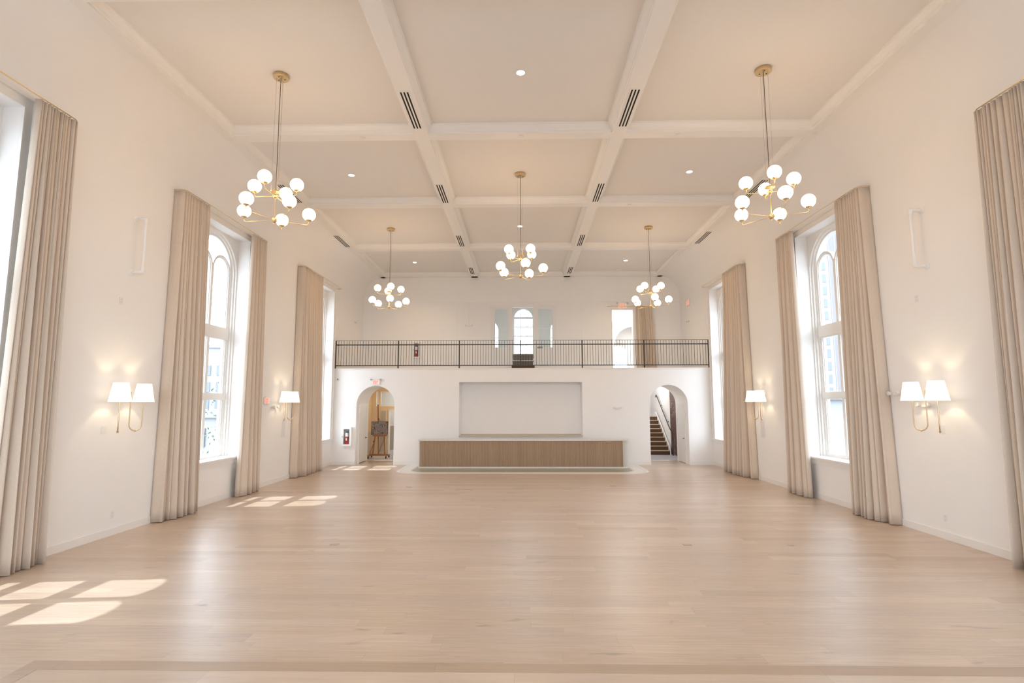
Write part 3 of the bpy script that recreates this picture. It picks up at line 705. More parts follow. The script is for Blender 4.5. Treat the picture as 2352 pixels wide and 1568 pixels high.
part('upright', plank((EX+0.27, EY, 0.16), (EX+0.20, EY+0.10, 1.05), 0.05, 0.04), W_, t)
part('mast', plank((EX-0.02, EY+0.03, 0.12), (EX-0.16, EY+0.28, 2.36), 0.055, 0.04), W_, t)
part('brace', plank((EX-0.36, EY-0.22, 0.15), (EX-0.21, EY+0.03, 0.75), 0.03, 0.03), W_, t)
part('brace', plank((EX+0.02, EY-0.22, 0.15), (EX+0.22, EY+0.03, 0.85), 0.03, 0.03), W_, t)
part('tray', MB().box(EX-0.30, EX+0.32, EY-0.02, EY+0.10, 0.955, 1.02), W_, t)
part('clamp', MB().box(EX-0.10, EX-0.02, EY+0.05, EY+0.24, 1.60, 1.70), W_, t)
part('knob', MB().sphere((EX-0.05, EY+0.04, 1.72), 0.03, 12, 8), M['black'], t)
part('knob', MB().sphere((EX-0.245, EY-0.01, 0.72), 0.028, 12, 8), M['black'], t)
for dx, dy in ((-0.39, -0.29), (0.39, -0.29), (-0.39, 0.29), (0.39, 0.29)):
    part('caster', MB().lathe([(0.02, -0.02), (0.045, -0.02), (0.045, 0.02), (0.02, 0.02)], (EX+dx, EY+dy, 0.0455), 16, 'X').box(EX+dx-0.012, EX+dx+0.012, EY+dy-0.03, EY+dy+0.03, 0.05, 0.092), M['black'], t)
def tilt(mb, th):
    c, s = math.cos(th), math.sin(th)
    mb.v = [(x, EY+0.0+(y-EY)*c+(z-1.02)*s, 1.02-(y-EY)*s+(z-1.02)*c) for x, y, z in mb.v]; return mb
pc = thing('picture', 'patchwork collage picture resting on the wooden easel', 'picture', (EX, EY, 1.022))
part('canvas', tilt(MB().box(EX-0.35, EX+0.36, EY-0.01, EY+0.02, 1.026, 1.60), 0.08), M['collage'], pc)
part('frame', tilt(MB().box(EX-0.365, EX-0.35, EY-0.015, EY+0.022, 1.022, 1.612).box(EX+0.36, EX+0.375, EY-0.015, EY+0.022, 1.022, 1.612).box(EX-0.35, EX+0.36, EY-0.015, EY+0.022, 1.60, 1.612), 0.08), M['black'], pc)

# ------------------------------------------------------------------ bar counter
t = thing('bar_counter', 'long low bar counter faced with vertical fluted oak under a pale stone top', 'bar', (0, 20.9, 0.0))
BX0, BX1, BY0, BY1, BZT = -3.86, 3.98, 20.75, 21.35, 1.0
# fluted face: half-round battens, turning the right-hand corner
def flute_path():
    pts = []; x = BX0+0.03
    while x < BX1-0.22: pts.append((x, BY0, (0, -1))); x += 0.0382
    return pts
mb = MB()
for (x, y, nrm) in flute_path():
    prof = [(x+0.0191-0.0165*math.cos(PI*k/6), y-0.0125*math.sin(PI*k/6)) for k in range(7)]
    prof = [(x, y+0.004)] + prof + [(x+0.0382, y+0.004)]
    n_ = len(prof)
    vs = [(px, py, 0.055) for px, py in prof] + [(px, py, BZT) for px, py in prof]
    mb.add(vs, [[i, i+1, n_+i+1, n_+i] for i in range(n_-1)])
part('fluted_panel', mb, M['fluted'], t)
body = rrect(BX0+0.012, BX1, BY0+0.005, BY1, 0.16)
body = [(max(x, BX0+0.012), y) for x, y in body]
body = [(BX0+0.012, BY1), (BX0+0.012, BY0+0.005)] + [p for p in body if p[0] > 0]
part('body', MB().prism(body, 'Z', 0.05, BZT-0.001), M['greyside'], t)
part('plinth', MB().prism([(BX0-0.02, BY1), (BX0-0.02, BY0-0.02), (BX1-0.15, BY0-0.02), (BX1-0.03, BY0+0.05), (BX1+0.02, BY0+0.17), (BX1+0.02, BY1)], 'Z', 0.0062, 0.05), M['marble'], t)
part('end_panel', MB().box(BX0-0.012, BX0+0.012, BY0-0.014, BY1, 0.05, BZT), M['trim'], t)
part('countertop', MB().prism([(BX0-0.03, BY1+0.03), (BX0-0.03, BY0-0.03)] + [p for p in rrect(BX0-0.03, BX1+0.06, BY0-0.03, BY1+0.03, 0.2) if p[0] > 0], 'Z', BZT, 1.056), M['stone'], t)
# back counter set in the niche
t = thing('back_counter', 'thin stone ledge along the bottom of the wall niche behind the bar', 'counter', (0, YF+0.3, NZ0))
part('ledge', MB().box(NX0+0.001, NX1-0.001, YF-0.05, YF+ND-0.002, NZ0+0.004, NZ0+0.034), M['ledge'], t)
part('backsplash', MB().box(NX0+0.001, NX1-0.001, YF+ND-0.025, YF+ND-0.002, NZ0+0.034, NZ0+0.07), M['ledge'], t)

# ------------------------------------------------------------------ balcony railing
t = thing('balcony_railing', 'black metal railing with thin balusters along the balcony edge', 'railing', (0, YF+0.05, ZBAL+0.006))
PX = [-7.535, -4.985, -2.513, -0.045, 2.437, 4.916, 7.49]; RY = YF+0.05
for x in PX: part('post', MB().box(x-0.022, x+0.022, RY-0.022, RY+0.022, ZBAL+0.006, 4.94), M['black'], t)
part('top_rail', MB().box(PX[0], PX[-1], RY-0.006, RY+0.006, 4.928, 4.942), M['black'], t)
part('hand_rail', MB().box(PX[0], PX[-1], RY-0.03, RY+0.03, 4.745, 4.785), M['black'], t)
part('bottom_rail', MB().box(PX[0], PX[-1], RY-0.018, RY+0.018, 3.905, 3.94), M['black'], t)
xs = []
for a, b in zip(PX[:-1], PX[1:]):
    k = 23
    xs += [a+(b-a)*i/k for i in range(1, k)]
xs.sort(key=abs)
bal = MB().box(-0.0065, 0.0065, -0.0065, 0.0065, 0, 4.93-3.93); b0 = None
for x in xs[:100]:
    if b0 is None: b0 = bal.build('baluster', M['black'], t, smooth=False); o = b0
    else: o = b0.copy(); COL.objects.link(o)
    o.location = (x, 0, 3.93-ZBAL-0.006)
rest = MB()
for x in xs[100:]: rest.box(x-0.0065, x+0.0065, RY-0.0065, RY+0.0065, 3.93, 4.93)
part('baluster', rest, M['black'], t, smooth=False)['kind'] = 'stuff'

# ------------------------------------------------------------------ curtains and rods
def rod(X, s, y0, y1, label, z=7.045, off=0.26, ret0=True, ret1=True):
    pts = []
    w = X
    if ret0: pts += [(w, y0, z), (w-s*(off-0.09), y0, z), (w-s*(off-0.03), y0+0.03, z), (w-s*off, y0+0.09, z)]
    else: pts += [(w-s*off, y0, z)]
    pts += [(w-s*off, y0+(y1-y0)*f, z) for f in (0.25, 0.5, 0.75)]
    if ret1: pts += [(w-s*off, y1-0.09, z), (w-s*(off-0.03), y1-0.03, z), (w-s*(off-0.09), y1, z), (w, y1, z)]
    else: pts += [(w-s*off, y1, z)]
    t = thing('curtain_rod', label, 'curtain rod', (X, (y0+y1)/2, z), 'curtain rods above the tall windows')
    part('rod', MB().tube(pts, 0.0095, 10), M['brass'], t)
    for f in (0.05, 0.95):
        y = y0+(y1-y0)*f
        part('bracket', MB().tube([(X, y, z-0.012), (X-s*off, y, z-0.012)], 0.005, 6).lathe([(0.022, 0), (0.022, s*-0.012)], (X, y, z-0.012), 12, 'X'), M['brass'], t)
    return t
def curtain(X, s, ya_t, yb_t, ya_b, yb_b, folds, label, ret=0, off=0.25, amp=0.088, z0=0.012, z1=7.024, seed=1):
    """pleated cloth hung along Y from a rod; ret=-1/+1: the low/high-Y end turns back to the wall"""
    rnd = random.Random(seed); per = 14; N = folds*per; rows = 28
    wts = [0.45+1.1*rnd.random() for _ in range(folds)]
    amps = [0.45+0.9*rnd.random() for _ in range(folds)]; drift = [rnd.uniform(-1, 1) for _ in range(folds)]
    vs = []; ncol = None
    for r in range(rows+1):
        h = r/rows; z = z1+(z0-z1)*h; q_ = h**0.8
        wh = [wts[i]*(1+q_*(0.75 if i % 2 else -0.45)) for i in range(folds)]; tot = sum(wh); prof = []; acc = 0
        for i in range(folds):
            prof += [((acc+wh[i]*k/per)/tot, i, k/per) for k in range(per)]; acc += wh[i]
        prof.append((1.0, folds-1, 1.0))
        ya = ya_t+(ya_b-ya_t)*h; yb = yb_t+(yb_b-yb_t)*h
        row = []
        e0 = ya; e1 = yb
        if ret < 0:
            e0 = ya + 0.05 + 0.16*h*(yb-ya)
            row += [(X-s*off*q, ya+0.012*math.sin(q*7+h*3)) for q in (0.02, 0.2, 0.4, 0.6, 0.75)]
            row += [(X-s*(off*0.78+off*0.22*math.sin(q*PI/2)), ya+0.05*(1-math.cos(q*PI/2))) for q in (0.3, 0.65)]
        A = amp*(0.52+0.7*h)
        for pos, i, f in prof:
            sw = 2*abs(math.sin(PI*f))**0.5 - 1.15
            wob = 0.22*math.sin(2*PI*f+drift[i]*3)*h
            x = X-s*(off - 0.02 + A*amps[i]*(1+q_*(0.35 if i % 2 else -0.55))*(sw+wob) - (0.03*q_ if i % 2 == 0 else 0))
            y = e0+(e1-e0)*pos + (0.05+0.25*drift[i]*0.1)*h*math.sin(2*PI*f)*0.6*wh[i]*(e1-e0)/tot + 0.03*h*drift[i]*math.sin(PI*pos)
            row.append((x, y))
        ncol = len(row); hem = 0.006*math.sin(r*1.7)
        vs += [(x, y, z) for x, y in row]
    fs = [[r*ncol+k, r*ncol+k+1, (r+1)*ncol+k+1, (r+1)*ncol+k] for r in range(rows) for k in range(ncol-1)]
    mb = MB(); mb.add(vs, fs)
    ym = (ya_t+yb_t)/2
    me = mb.build('curtain', M['curtain'], None, fix=False, origin=(X-s*off, ym, 0))
    me.data.polygons.foreach_set('use_smooth', [True]*len(me.data.polygons))
    for e in me.data.edges: pass
    md = me.modifiers.new('thickness', 'SOLIDIFY'); md.thickness = 0.006; md.offset = 0
    return tag(me, label, 'curtain', 'beige curtains at the tall windows')
L, R = (XL, -1), (XR, 1)
rod(*L, 4.9, 8.46, 'thin brass curtain rod at the left picture edge, above the left wall nearest curtain')
rod(*L, 11.33, 15.24, 'thin brass curtain rod over the middle window of the left wall')
rod(*L, 17.95, 21.79, 'thin brass curtain rod over the farthest window of the left wall')
rod(*R, 4.9, 8.44, 'thin brass curtain rod at the right picture edge, above the right wall nearest curtain')
rod(*R, 11.45, 15.38, 'thin brass curtain rod over the middle window of the right wall')
rod(*R, 18.05, 21.79, 'thin brass curtain rod over the farthest window of the right wall')
curtain(*L, 7.72, 8.44, 7.62, 8.52, 14, 'beige pleated curtain at the left edge of the picture, nearest on the left wall', seed=3, amp=0.085)
curtain(*L, 11.34, 12.30, 11.30, 12.50, 12, 'wide beige curtain on the near side of the left wall middle window', ret=-1, seed=5)
curtain(*L, 14.42, 15.22, 14.34, 15.50, 9, 'narrow beige curtain on the far side of the left wall middle window', seed=8)
curtain(*L, 17.96, 19.66, 17.96, 20.15, 15, 'beige curtain on the near side of the left wall farthest window', ret=-1, seed=11)
curtain(*R, 7.50, 8.42, 7.45, 8.44, 14, 'beige pleated curtain at the right edge of the picture, nearest on the right wall', seed=4, amp=0.085)
curtain(*R, 11.46, 12.38, 11.24, 12.48, 12, 'wide beige curtain on the near side of the right wall middle window', ret=-1, seed=6)
curtain(*R, 14.46, 15.36, 14.32, 15.38, 9, 'narrow beige curtain on the far side of the right wall middle window', seed=9)
curtain(*R, 18.06, 19.44, 17.82, 19.90, 15, 'beige curtain on the near side of the right wall farthest window', ret=-1, seed=12)
# balcony doorway curtain, hung along X
t = thing('curtain_rod', 'thin dark brass rod over the right doorway on the balcony', 'curtain rod', (5.2, YB, 6.965))
part('rod', MB().tube([(4.05, YB-0.12, 6.965), (5.2, YB-0.12, 6.965), (6.45, YB-0.12, 6.965)], 0.014, 8), M['brass'], t)
for x in (4.12, 5.38, 6.38): part('bracket', MB().tube([(x, YB-0.035, 6.965), (x, YB-0.12, 6.965)], 0.01, 6), M['brass'], t)
bc = curtain(0, 1, 5.42, 6.16, 5.40, 6.30, 9, 'beige curtain gathered beside the right doorway on the balcony', off=0.0, amp=0.055, z0=ZBAL+0.01, z1=6.95, seed=21)
bc.matrix_world = Matrix.Translation((5.79, YB-0.13, 0)) @ Matrix.Rotation(-PI/2, 4, 'Z')
del bc['group']

# ------------------------------------------------------------------ chandeliers
def make_chandelier(loc, label, pu, pl):
    t = thing('chandelier', label, 'chandelier', loc, 'brass globe chandeliers')
    return t
ch0 = None
ARM = {}
def arm_mesh(r):
    mb = MB(); b = 0.05
    pts = [(0.03, 0, 0)] + [(r*f, 0, 0) for f in (0.3, 0.6)] + [(r-b, 0, 0)] + [(r-b+b*math.sin(PI/2*k/5), 0, b-b*math.cos(PI/2*k/5)) for k in range(1, 6)] + [(r, 0, 0.085)]
    mb.tube(pts, 0.0062, 8); mb.lathe([(0.008, -0.012), (0.0095, -0.010), (0.0095, 0.010), (0.008, 0.012)], (r*0.72, 0, 0), 10, 'X')
    return mb
def cup_mesh(r):
    return MB().lathe([(0.010, 0.060), (0.018, 0.078), (0.030, 0.085), (0.055, 0.100), (0.066, 0.116), (0.066, 0.122), (0.060, 0.122)], (r, 0, 0), 20)
DROP = ZC-0.0
CH = [(-4.55, 9.66, -0.039, 0.521, 'large brass globe chandelier at upper left, nearest on the left'),
      (4.535, 9.65, 1.342, 0.898, 'large brass globe chandelier at upper right, nearest on the right'),
      (-0.02, 14.23, 0.713, 1.162, 'brass globe chandelier hanging in the middle of the hall'),
      (-4.65, 18.83, 0.357, -0.027, 'small looking brass globe chandelier far left, in front of the balcony'),
      (4.51, 18.84, 0.836, 0.945, 'small looking brass globe chandelier far right, in front of the balcony')]
ZU, ZL, RU, RL = 6.215, 5.755, 0.403, 0.603
shared = {}
def sh(name, key, mbf, material, parent, loc, rz=0.0):
    """part that shares its mesh between the five chandeliers"""
    if key not in shared:
        o = mbf().build(name, material, parent); shared[key] = o
    else:
        o = shared[key].copy(); COL.objects.link(o); o.parent = parent
    o.location = loc; o.rotation_euler = (0, 0, rz); return o
for x, y, pu, pl, lab in CH:
    t = thing('chandelier', lab, 'chandelier', (x, y, ZL), 'brass globe chandeliers')
    z = lambda w: w-ZL
    sh('canopy', 'canopy', lambda: MB().lathe([(0.135, 0.0), (0.145, 0.008), (0.145, 0.062), (0.14, 0.07)], n=32), M['brass'], t, (0, 0, z(ZC-0.0705)))
    for k in range(3):
        a = 2*PI*k/3+0.4
        sh('ceiling_screw', 'screw', lambda: MB().lathe([(0.008, -0.006), (0.010, 0.0), (0.010, 0.004)], n=10), M['black'], t, (0.07*math.cos(a), 0.07*math.sin(a), z(ZC-0.0745)))
        sh('cable', 'cable', lambda: MB().tube([(0, 0, 6.30), (0, 0, 7.4), (0, 0, ZC-0.068)], 0.0022, 6), M['cable'], t, (0.075*math.cos(a+1), 0.075*math.sin(a+1), -ZL))
    sh('cord', 'cord', lambda: MB().tube([(0, 0, 6.32), (0.004, 0.002, 7.0), (-0.003, 0, 7.8), (0, 0, ZC-0.066)], 0.0065, 8), M['cord'], t, (0, 0, -ZL))
    sh('upper_plate', 'plate', lambda: MB().lathe([(0.02, -0.012), (0.085, -0.010), (0.095, 0.0), (0.085, 0.010), (0.03, 0.016), (0.012, 0.04)], n=28), M['brass'], t, (0, 0, z(6.305)))
    sh('stem', 'stem', lambda: MB().tube([(0, 0, ZL), (0, 0, 6.0), (0, 0, 6.31)], 0.0068, 10), M['brass'], t, (0, 0, -ZL))
    sh('hub', 'hubu', lambda: MB().sphere((0, 0, 0), 0.045, 18, 10), M['brass'], t, (0, 0, z(ZU)))
    sh('hub', 'hubl', lambda: MB().lathe([(0.001, -0.085), (0.010, -0.08), (0.012, -0.055), (0.03, -0.042), (0.05, -0.015), (0.052, 0.01), (0.035, 0.04), (0.012, 0.052)], n=20), M['brass'], t, (0, 0, 0))
    for n_, r, zz, ph, key in ((4, RU, ZU, pu, 'u'), (5, RL, ZL, pl, 'l')):
        for k in range(n_):
            a = sh('arm', 'arm'+key, lambda: arm_mesh(r), M['brass'], t, (0, 0, z(zz)), ph+2*PI*k/n_)
            sh('cup', 'cup'+key, lambda: cup_mesh(r), M['brass'], a, (0, 0, 0))
            g = sh('globe', 'globe'+key, lambda: MB().sphere((0, 0, 0), 0.121, 22, 12), M['globe'], a, (r, 0, 0.208))

# ------------------------------------------------------------------ wall sconces
def sconce(X, s, yc, label):
    t = thing('wall_sconce', label, 'wall lamp', (X, yc, 2.5), 'twin shade wall sconces')
    part('backplate', MB().lathe([(0.036, 0), (0.036, -s*0.015), (0.02, -s*0.022), (0.012, -s*0.03), (0.012, -s*0.17)], (X, yc, 2.62), 20, 'X'), M['champagne'], t)
    part('cross_bar', MB().tube([(X-s*0.172, yc-0.14, 2.62), (X-s*0.172, yc, 2.62), (X-s*0.172, yc+0.14, 2.62)], 0.011, 8), M['champagne'], t)
    for sg in (-1, 1):
        a = Vector((X-s*0.172, yc+sg*0.14, 0)); b = Vector((X-s*0.298, yc+sg*0.308, 0)); d = (b-a); w = d.length/2; d.normalize(); c = (a+b)/2
        pts = [(a.x, a.y, 2.62), (a.x, a.y, 2.3)] + [tuple(Vector((c.x, c.y, 2.02)) - d*w*math.cos(PI*k/12) - Vector((0, 0, w*1.15*math.sin(PI*k/12)))) for k in range(13)] + [(b.x, b.y, 2.3), (b.x, b.y, 2.56)]
        ar = part('arm', MB().tube(pts, 0.0105, 10), M['champagne'], t)
        kn = MB().sphere((c.x, c.y, 2.02-w*1.15-0.002), 0.019, 12, 8).build('knuckle', M['champagne'], ar, origin=tuple(t.location))
        zs0, zs1, r0, r1 = 2.44, 2.785, 0.182, 0.122
        n = 36; vs = []; 
        for r_, z_ in ((r0, zs0), (r1, zs1), (r1-0.004, zs1), (r0-0.004, zs0)):
            vs += [(b.x+r_*math.cos(2*PI*k/n), b.y+r_*math.sin(2*PI*k/n), z_) for k in range(n)]
        mb = MB(); mb.add(vs, [[i*n+k, i*n+(k+1) % n, ((i+1) % 4)*n+(k+1) % n, ((i+1) % 4)*n+k] for i in range(4) for k in range(n)])
        part('lamp_shade', mb, M['shade'], t)
        part('bulb_holder', MB().lathe([(0.018, 2.52), (0.018, 2.58), (0.012, 2.60)], (b.x, b.y, 0), 12), M['champagne'], t)
        ld = bpy.data.lights.new('sconce_bulb', 'POINT'); ld.energy = 9; ld.color = (1.0, 0.80, 0.52); ld.shadow_soft_size = 0.03
        lo = bpy.data.objects.new('sconce_bulb', ld); COL.objects.link(lo); lo.location = (b.x, b.y, 2.64)
sconce(XL, -1, 10.12, 'twin shade brass wall sconce on the left wall, nearer the viewer')
sconce(XR, 1, 9.98, 'twin shade brass wall sconce on the right wall, nearer the viewer')
sconce(XL, -1, 17.09, 'twin shade brass wall sconce far down the left wall, between two curtains')
sconce(XR, 1, 17.09, 'twin shade brass wall sconce far down the right wall, between two curtains')

# ------------------------------------------------------------------ downlights, vents, sprinkler covers
for x, y, lab in ((0.0, 9.66, 'round recessed downlight nearest the viewer, top middle of the ceiling'), (-4.63, 14.22, 'round recessed downlight in the left ceiling bay beyond the nearest beam'),
                  (4.54, 14.19, 'round recessed downlight in the right ceiling bay beyond the nearest beam'), (-0.04, 18.64, 'round recessed downlight behind the cords of the middle chandelier'),
                  (-4.71, 23.5, 'round recessed downlight in the ceiling over the left of the balcony'), (4.56, 23.4, 'round recessed downlight in the ceiling over the right of the balcony')):
    t = thing('downlight', lab, 'ceiling light', (x, y, ZC-0.01), 'recessed ceiling downlights')
    part('trim_ring', MB().lathe([(0.075, ZC-0.0005), (0.105, ZC-0.0005), (0.105, ZC-0.006), (0.09, ZC-0.012), (0.075, ZC-0.010)], (x, y, 0), 28, cap=False), M['plastic'], t)
    part('lens', MB().lathe([(0.001, ZC-0.007), (0.076, ZC-0.007)], (x, y, 0), 28, cap=False), M['down'], t)
    ld = bpy.data.lights.new('downlight_beam', 'SPOT'); ld.energy = 120 if y > 22 else 80; ld.color = (1.0, 0.70, 0.40); ld.spot_size = math.radians(125); ld.spot_blend = 0.7; ld.shadow_soft_size = 0.06
    lo = bpy.data.objects.new('downlight_beam', ld); COL.objects.link(lo); lo.location = (x, y, ZC-0.03)
def vent(x, y0, y1, label):
    t = thing('air_vent', label, 'air vent', (x, (y0+y1)/2, ZB), 'linear air vents in the ceiling beams')
    part('frame', MB().box(x-0.115, x+0.115, y0-0.03, y1+0.03, ZB-0.008, ZB-0.0005), M['trim'], t)
    for k in (-1, 0, 1): part('slot', MB().box(x+k*0.066-0.016, x+k*0.066+0.016, y0, y1, ZB-0.0105, ZB-0.0082), M['slot'], t)
ords = ['nearest', 'second nearest', 'third nearest', 'farthest']
for k, (a, b) in enumerate(((9.93, 11.33), (14.45, 15.80), (19.04, 20.40), (23.72, 24.88))):
    vent(-2.262, a, b, '%s three slot air vent in the left long ceiling beam' % ords[k]); vent(2.215, a, b, '%s three slot air vent in the right long ceiling beam' % ords[k])
vent(-6.645, 14.35, 15.70, 'air vent by the left wall cove, behind the nearest left chandelier'); vent(-6.665, 18.95, 20.38, 'air vent by the left wall cove, above the farthest left curtain')
vent(6.61, 14.30, 15.60, 'air vent by the right wall cove, behind the nearest right chandelier'); vent(6.63, 18.80, 20.20, 'air vent by the right wall cove, above the farthest right curtain')
for x, y, lab in ((0.0, 11.75, 'white sprinkler cover in the middle of the nearest cross beam'), (-3.6, 11.75, 'white sprinkler cover on the nearest cross beam, left of the middle bay'), (3.55, 11.75, 'white sprinkler cover on the nearest cross beam, right of the middle bay'),
                  (6.58, 11.75, 'white sprinkler cover at the right end of the nearest cross beam'), (-6.63, 11.75, 'white sprinkler cover at the left end of the nearest cross beam'), (0.0, 16.11, 'white sprinkler cover in the middle of the second cross beam'),
                  (3.3, 16.11, 'white sprinkler cover on the second cross beam, right part'), (6.58, 20.9, 'white sprinkler cover at the right end of the third cross beam')):
    t = tag(MB().lathe([(0.062, ZB+0.002), (0.065, ZB-0.012), (0.055, ZB-0.016)], (x, y, 0), 22).build('sprinkler_cover', M['plastic'], None, origin=(x, y, ZB-0.012)), lab, 'sprinkler', 'sprinkler covers under the ceiling beams')
tag(MB().lathe([(0.15, ZC-0.0005), (0.15, ZC-0.025), (0.13, ZC-0.035)], (4.51, 24.96, 0), 26).build('ceiling_speaker', M['plastic'], None, origin=(4.51, 24.96, ZC-0.02)), 'round white ceiling speaker over the right of the balcony', 'ceiling speaker')

# ------------------------------------------------------------------ wall fittings
def wall_box(name, X, s, y0, y1, z0, z1, d, material, label, cat, group=None):
    o = MB().box(X-s*0.0005, X-s*d, y0, y1, z0, z1).build(name, material, None, origin=(X, (y0+y1)/2, (z0+z1)/2)); return tag(o, label, cat, group)
def outlet(X, s, y, z, label):
    t = thing('wall_outlet', label, 'wall outlet', (X, y, z))
    part('cover_plate', MB().box(X-s*0.0005, X-s*0.008, y-0.042, y+0.042, z-0.065, z+0.065), M['plastic'], t)
    for dz in (-0.028, 0.028): part('socket', MB().box(X-s*0.008, X-s*0.0105, y-0.018, y+0.018, z+dz-0.017, z+dz+0.017), M['paleplate'], t)
outlet(XL, -1, 10.24, 0.37, 'white wall outlet low on the left wall under the nearer sconce')
outlet(XR, 1, 10.12, 0.365, 'white wall outlet low on the right wall under the nearer sconce')
outlet(XL, -1, 10.04, 4.34, 'white wall outlet high on the left wall under the pipe')
outlet(XR, 1, 10.37, 4.37, 'white wall outlet high on the right wall under the pipe')
wall_box('switch_plate', XL, -1, 9.80, 9.92, 1.86, 2.0, 0.01, M['plastic'], 'square white cover plate beside the nearer sconce on the left wall', 'wall plate')
wall_box('switch_plate', XR, 1, 9.95, 10.07, 1.86, 2.0, 0.01, M['plastic'], 'square white cover plate beside the nearer sconce on the right wall', 'wall plate')
wall_box('access_panel', XL, -1, 17.29, 17.50, 1.36, 1.88, 0.012, M['paleplate'], 'narrow pale access panel under the far sconce on the left wall', 'wall panel')
wall_box('access_panel', XR, 1, 17.24, 17.49, 1.33, 1.87, 0.012, M['paleplate'], 'narrow pale access panel under the far sconce on the right wall', 'wall panel')
def pipe(X, s, y, z0, z1, label):
    t = thing('wall_pipe', label, 'pipe', (X, y, (z0+z1)/2))
    d = 0.22
    part('pipe_run', MB().tube([(X-s*0.01, y, z1), (X-s*(d-0.03), y, z1), (X-s*(d-0.008), y, z1-0.01), (X-s*d, y, z1-0.04), (X-s*d, y, (z0+z1)/2), (X-s*d, y, z0+0.04), (X-s*(d-0.008), y, z0+0.01), (X-s*(d-0.03), y, z0), (X-s*0.01, y, z0)], 0.026, 12), M['wall'], t)
    for z in (z0, z1):
        part('flange', MB().lathe([(0.075, 0), (0.075, -s*0.012), (0.045, -s*0.016), (0.04, -s*0.045)], (X, y, z), 22, 'X'), M['wall'], t)
        sg = -1 if z == z1 else 1
        part('elbow', MB().tube([(X-s*(d-0.085), y, z), (X-s*(d-0.03), y, z), (X-s*(d-0.008), y, z+sg*0.01), (X-s*d, y, z+sg*0.03), (X-s*d, y, z+sg*0.085)], 0.036, 12), M['wall'], t)
pipe(XL, -1, 10.24, 4.94, 6.0, 'white painted bracket pipe high on the left wall')
pipe(XR, 1, 10.035, 4.92, 5.99, 'white painted bracket pipe high on the right wall')

def emergency(loc, nrm, label, scale=1.0):
    """twin-head emergency light; nrm is the wall normal (x,y)"""
    t = thing('emergency_light', label, 'emergency light', loc, rz=math.atan2(nrm[1], nrm[0]))
    k = scale
    MB().box(0.001, 0.05*k, -0.09*k, 0.09*k, -0.035*k, 0.035*k).build('housing', M['plastic'], t)
    for sg in (-1, 1):
        MB().lathe([(0.015*k, 0.02*k), (0.040*k, 0.035*k), (0.042*k, 0.085*k), (0.036*k, 0.09*k)], (0.02*k, sg*0.135*k, 0.01*k), 16, 'X').build('lamp_head', M['plastic'], t)
        MB().lathe([(0.001, 0.0915*k), (0.030*k, 0.0915*k)], (0.02*k, sg*0.135*k, 0.01*k), 16, 'X', cap=False).build('lens', M['paleplate'], t)
    return t
emergency((XR, 11.12, 2.58), (-1, 0), 'white twin head emergency light beside the near right curtain', 0.95)
emergency((XR, 10.33, 2.36), (-1, 0), 'white twin head emergency light behind the nearer right sconce', 1.0)
emergency((XL, 16.63, 2.30), (1, 0), 'white twin head emergency light left of the far left sconce', 1.0)
emergency((3.80, YF, 2.22), (0, -1), 'white twin head emergency light on the bar wall right of the niche', 1.0)
emergency((-2.50, YB-0.012, 6.07), (0, -1), 'white twin head emergency light on the balcony back wall left of the doorway', 1.1)
emergency((XL, 24.42, 6.07), (1, 0), 'white twin head emergency light on the left wall over the balcony', 0.9)
emergency((XR, 24.42, 6.05), (-1, 0), 'white twin head emergency light on the right wall over the balcony', 0.9)
o = MB().tube([(-2.50, YB-0.012, 6.12), (-2.50, YB-0.012, 7.19)], 0.012, 8).build('conduit', M['wall'], None, origin=(-2.5, YB, 6.65)); tag(o, 'thin painted conduit running up the balcony back wall from an emergency light', 'conduit')

LET = {'E': [(0, 0, .2, 1), (.2, 0, .62, .2), (.2, .4, .55, .6), (.2, .8, .62, 1)], 'I': [(0.1, 0, .3, 1)], 'T': [(0, .8, .66, 1), (.23, 0, .43, .8)]}
def exit_sign(loc, nrm, label, heads=True, w=0.30, h=0.19):
    t = thing('exit_sign', label, 'exit sign', loc, rz=math.atan2(nrm[1], nrm[0])+PI/2)
    # local: x to the viewer's right, y into the wall, z up
    MB().box(-w/2, w/2, -0.045, -0.001, -h/2, h/2).build('housing', M['plastic'], t)
    MB().box(-w/2+0.012, w/2-0.012, -0.047, -0.045, -h/2+0.012, h/2-0.012).build('face', M['exitface'], t)
    mb = MB(); x = -w*0.36; H = h*0.66; S = w*0.22
    for ch in 'EXIT':
        if ch == 'X':
            for a, b in (((0, 0), (0.44, 1)), ((0.44, 0), (0, 1))):
                p = [(x+a[0]*S, a[1]*H-H/2), (x+(a[0]+0.22)*S, a[1]*H-H/2), (x+(b[0]+0.22)*S, b[1]*H-H/2), (x+b[0]*S, b[1]*H-H/2)]
                mb.prism(p, 'Y', -0.050, -0.0472)
            x += 0.80*S
        else:
            for x0, z0, x1, z1 in LET[ch]: mb.box(x+x0*S, x+x1*S, -0.050, -0.0472, z0*H-H/2, z1*H-H/2)
            x += {'E': 0.80, 'I': 0.56, 'T': 0.8}[ch]*S
    mb.build('lettering', M['exitred'], t, smooth=False)
    MB().box(-w*0.25, w*0.25, -0.05, -0.001, h/2, h/2+0.03).build('mounting_canopy', M['plastic'], t)
    if heads:
        for sg in (-1, 1):
            MB().lathe([(0.016, -0.03), (0.034, -0.045), (0.036, -0.085), (0.03, -0.09)], (sg*(w/2+0.045), 0, h/2+0.01), 14, 'Y').build('lamp_head', M['steel'], t)
            MB().box(sg*(w/2-0.03), sg*(w/2+0.045), -0.03, -0.02, h/2, h/2+0.02).build('lamp_arm', M['steel'], t)
exit_sign((-5.84, YF, 3.25), (0, -1), 'red lettered EXIT sign over the left arch')
exit_sign((4.80, YB, 7.0), (0, -1), 'red EXIT sign with dark lamp heads over the right balcony doorway', True, 0.42, 0.24)
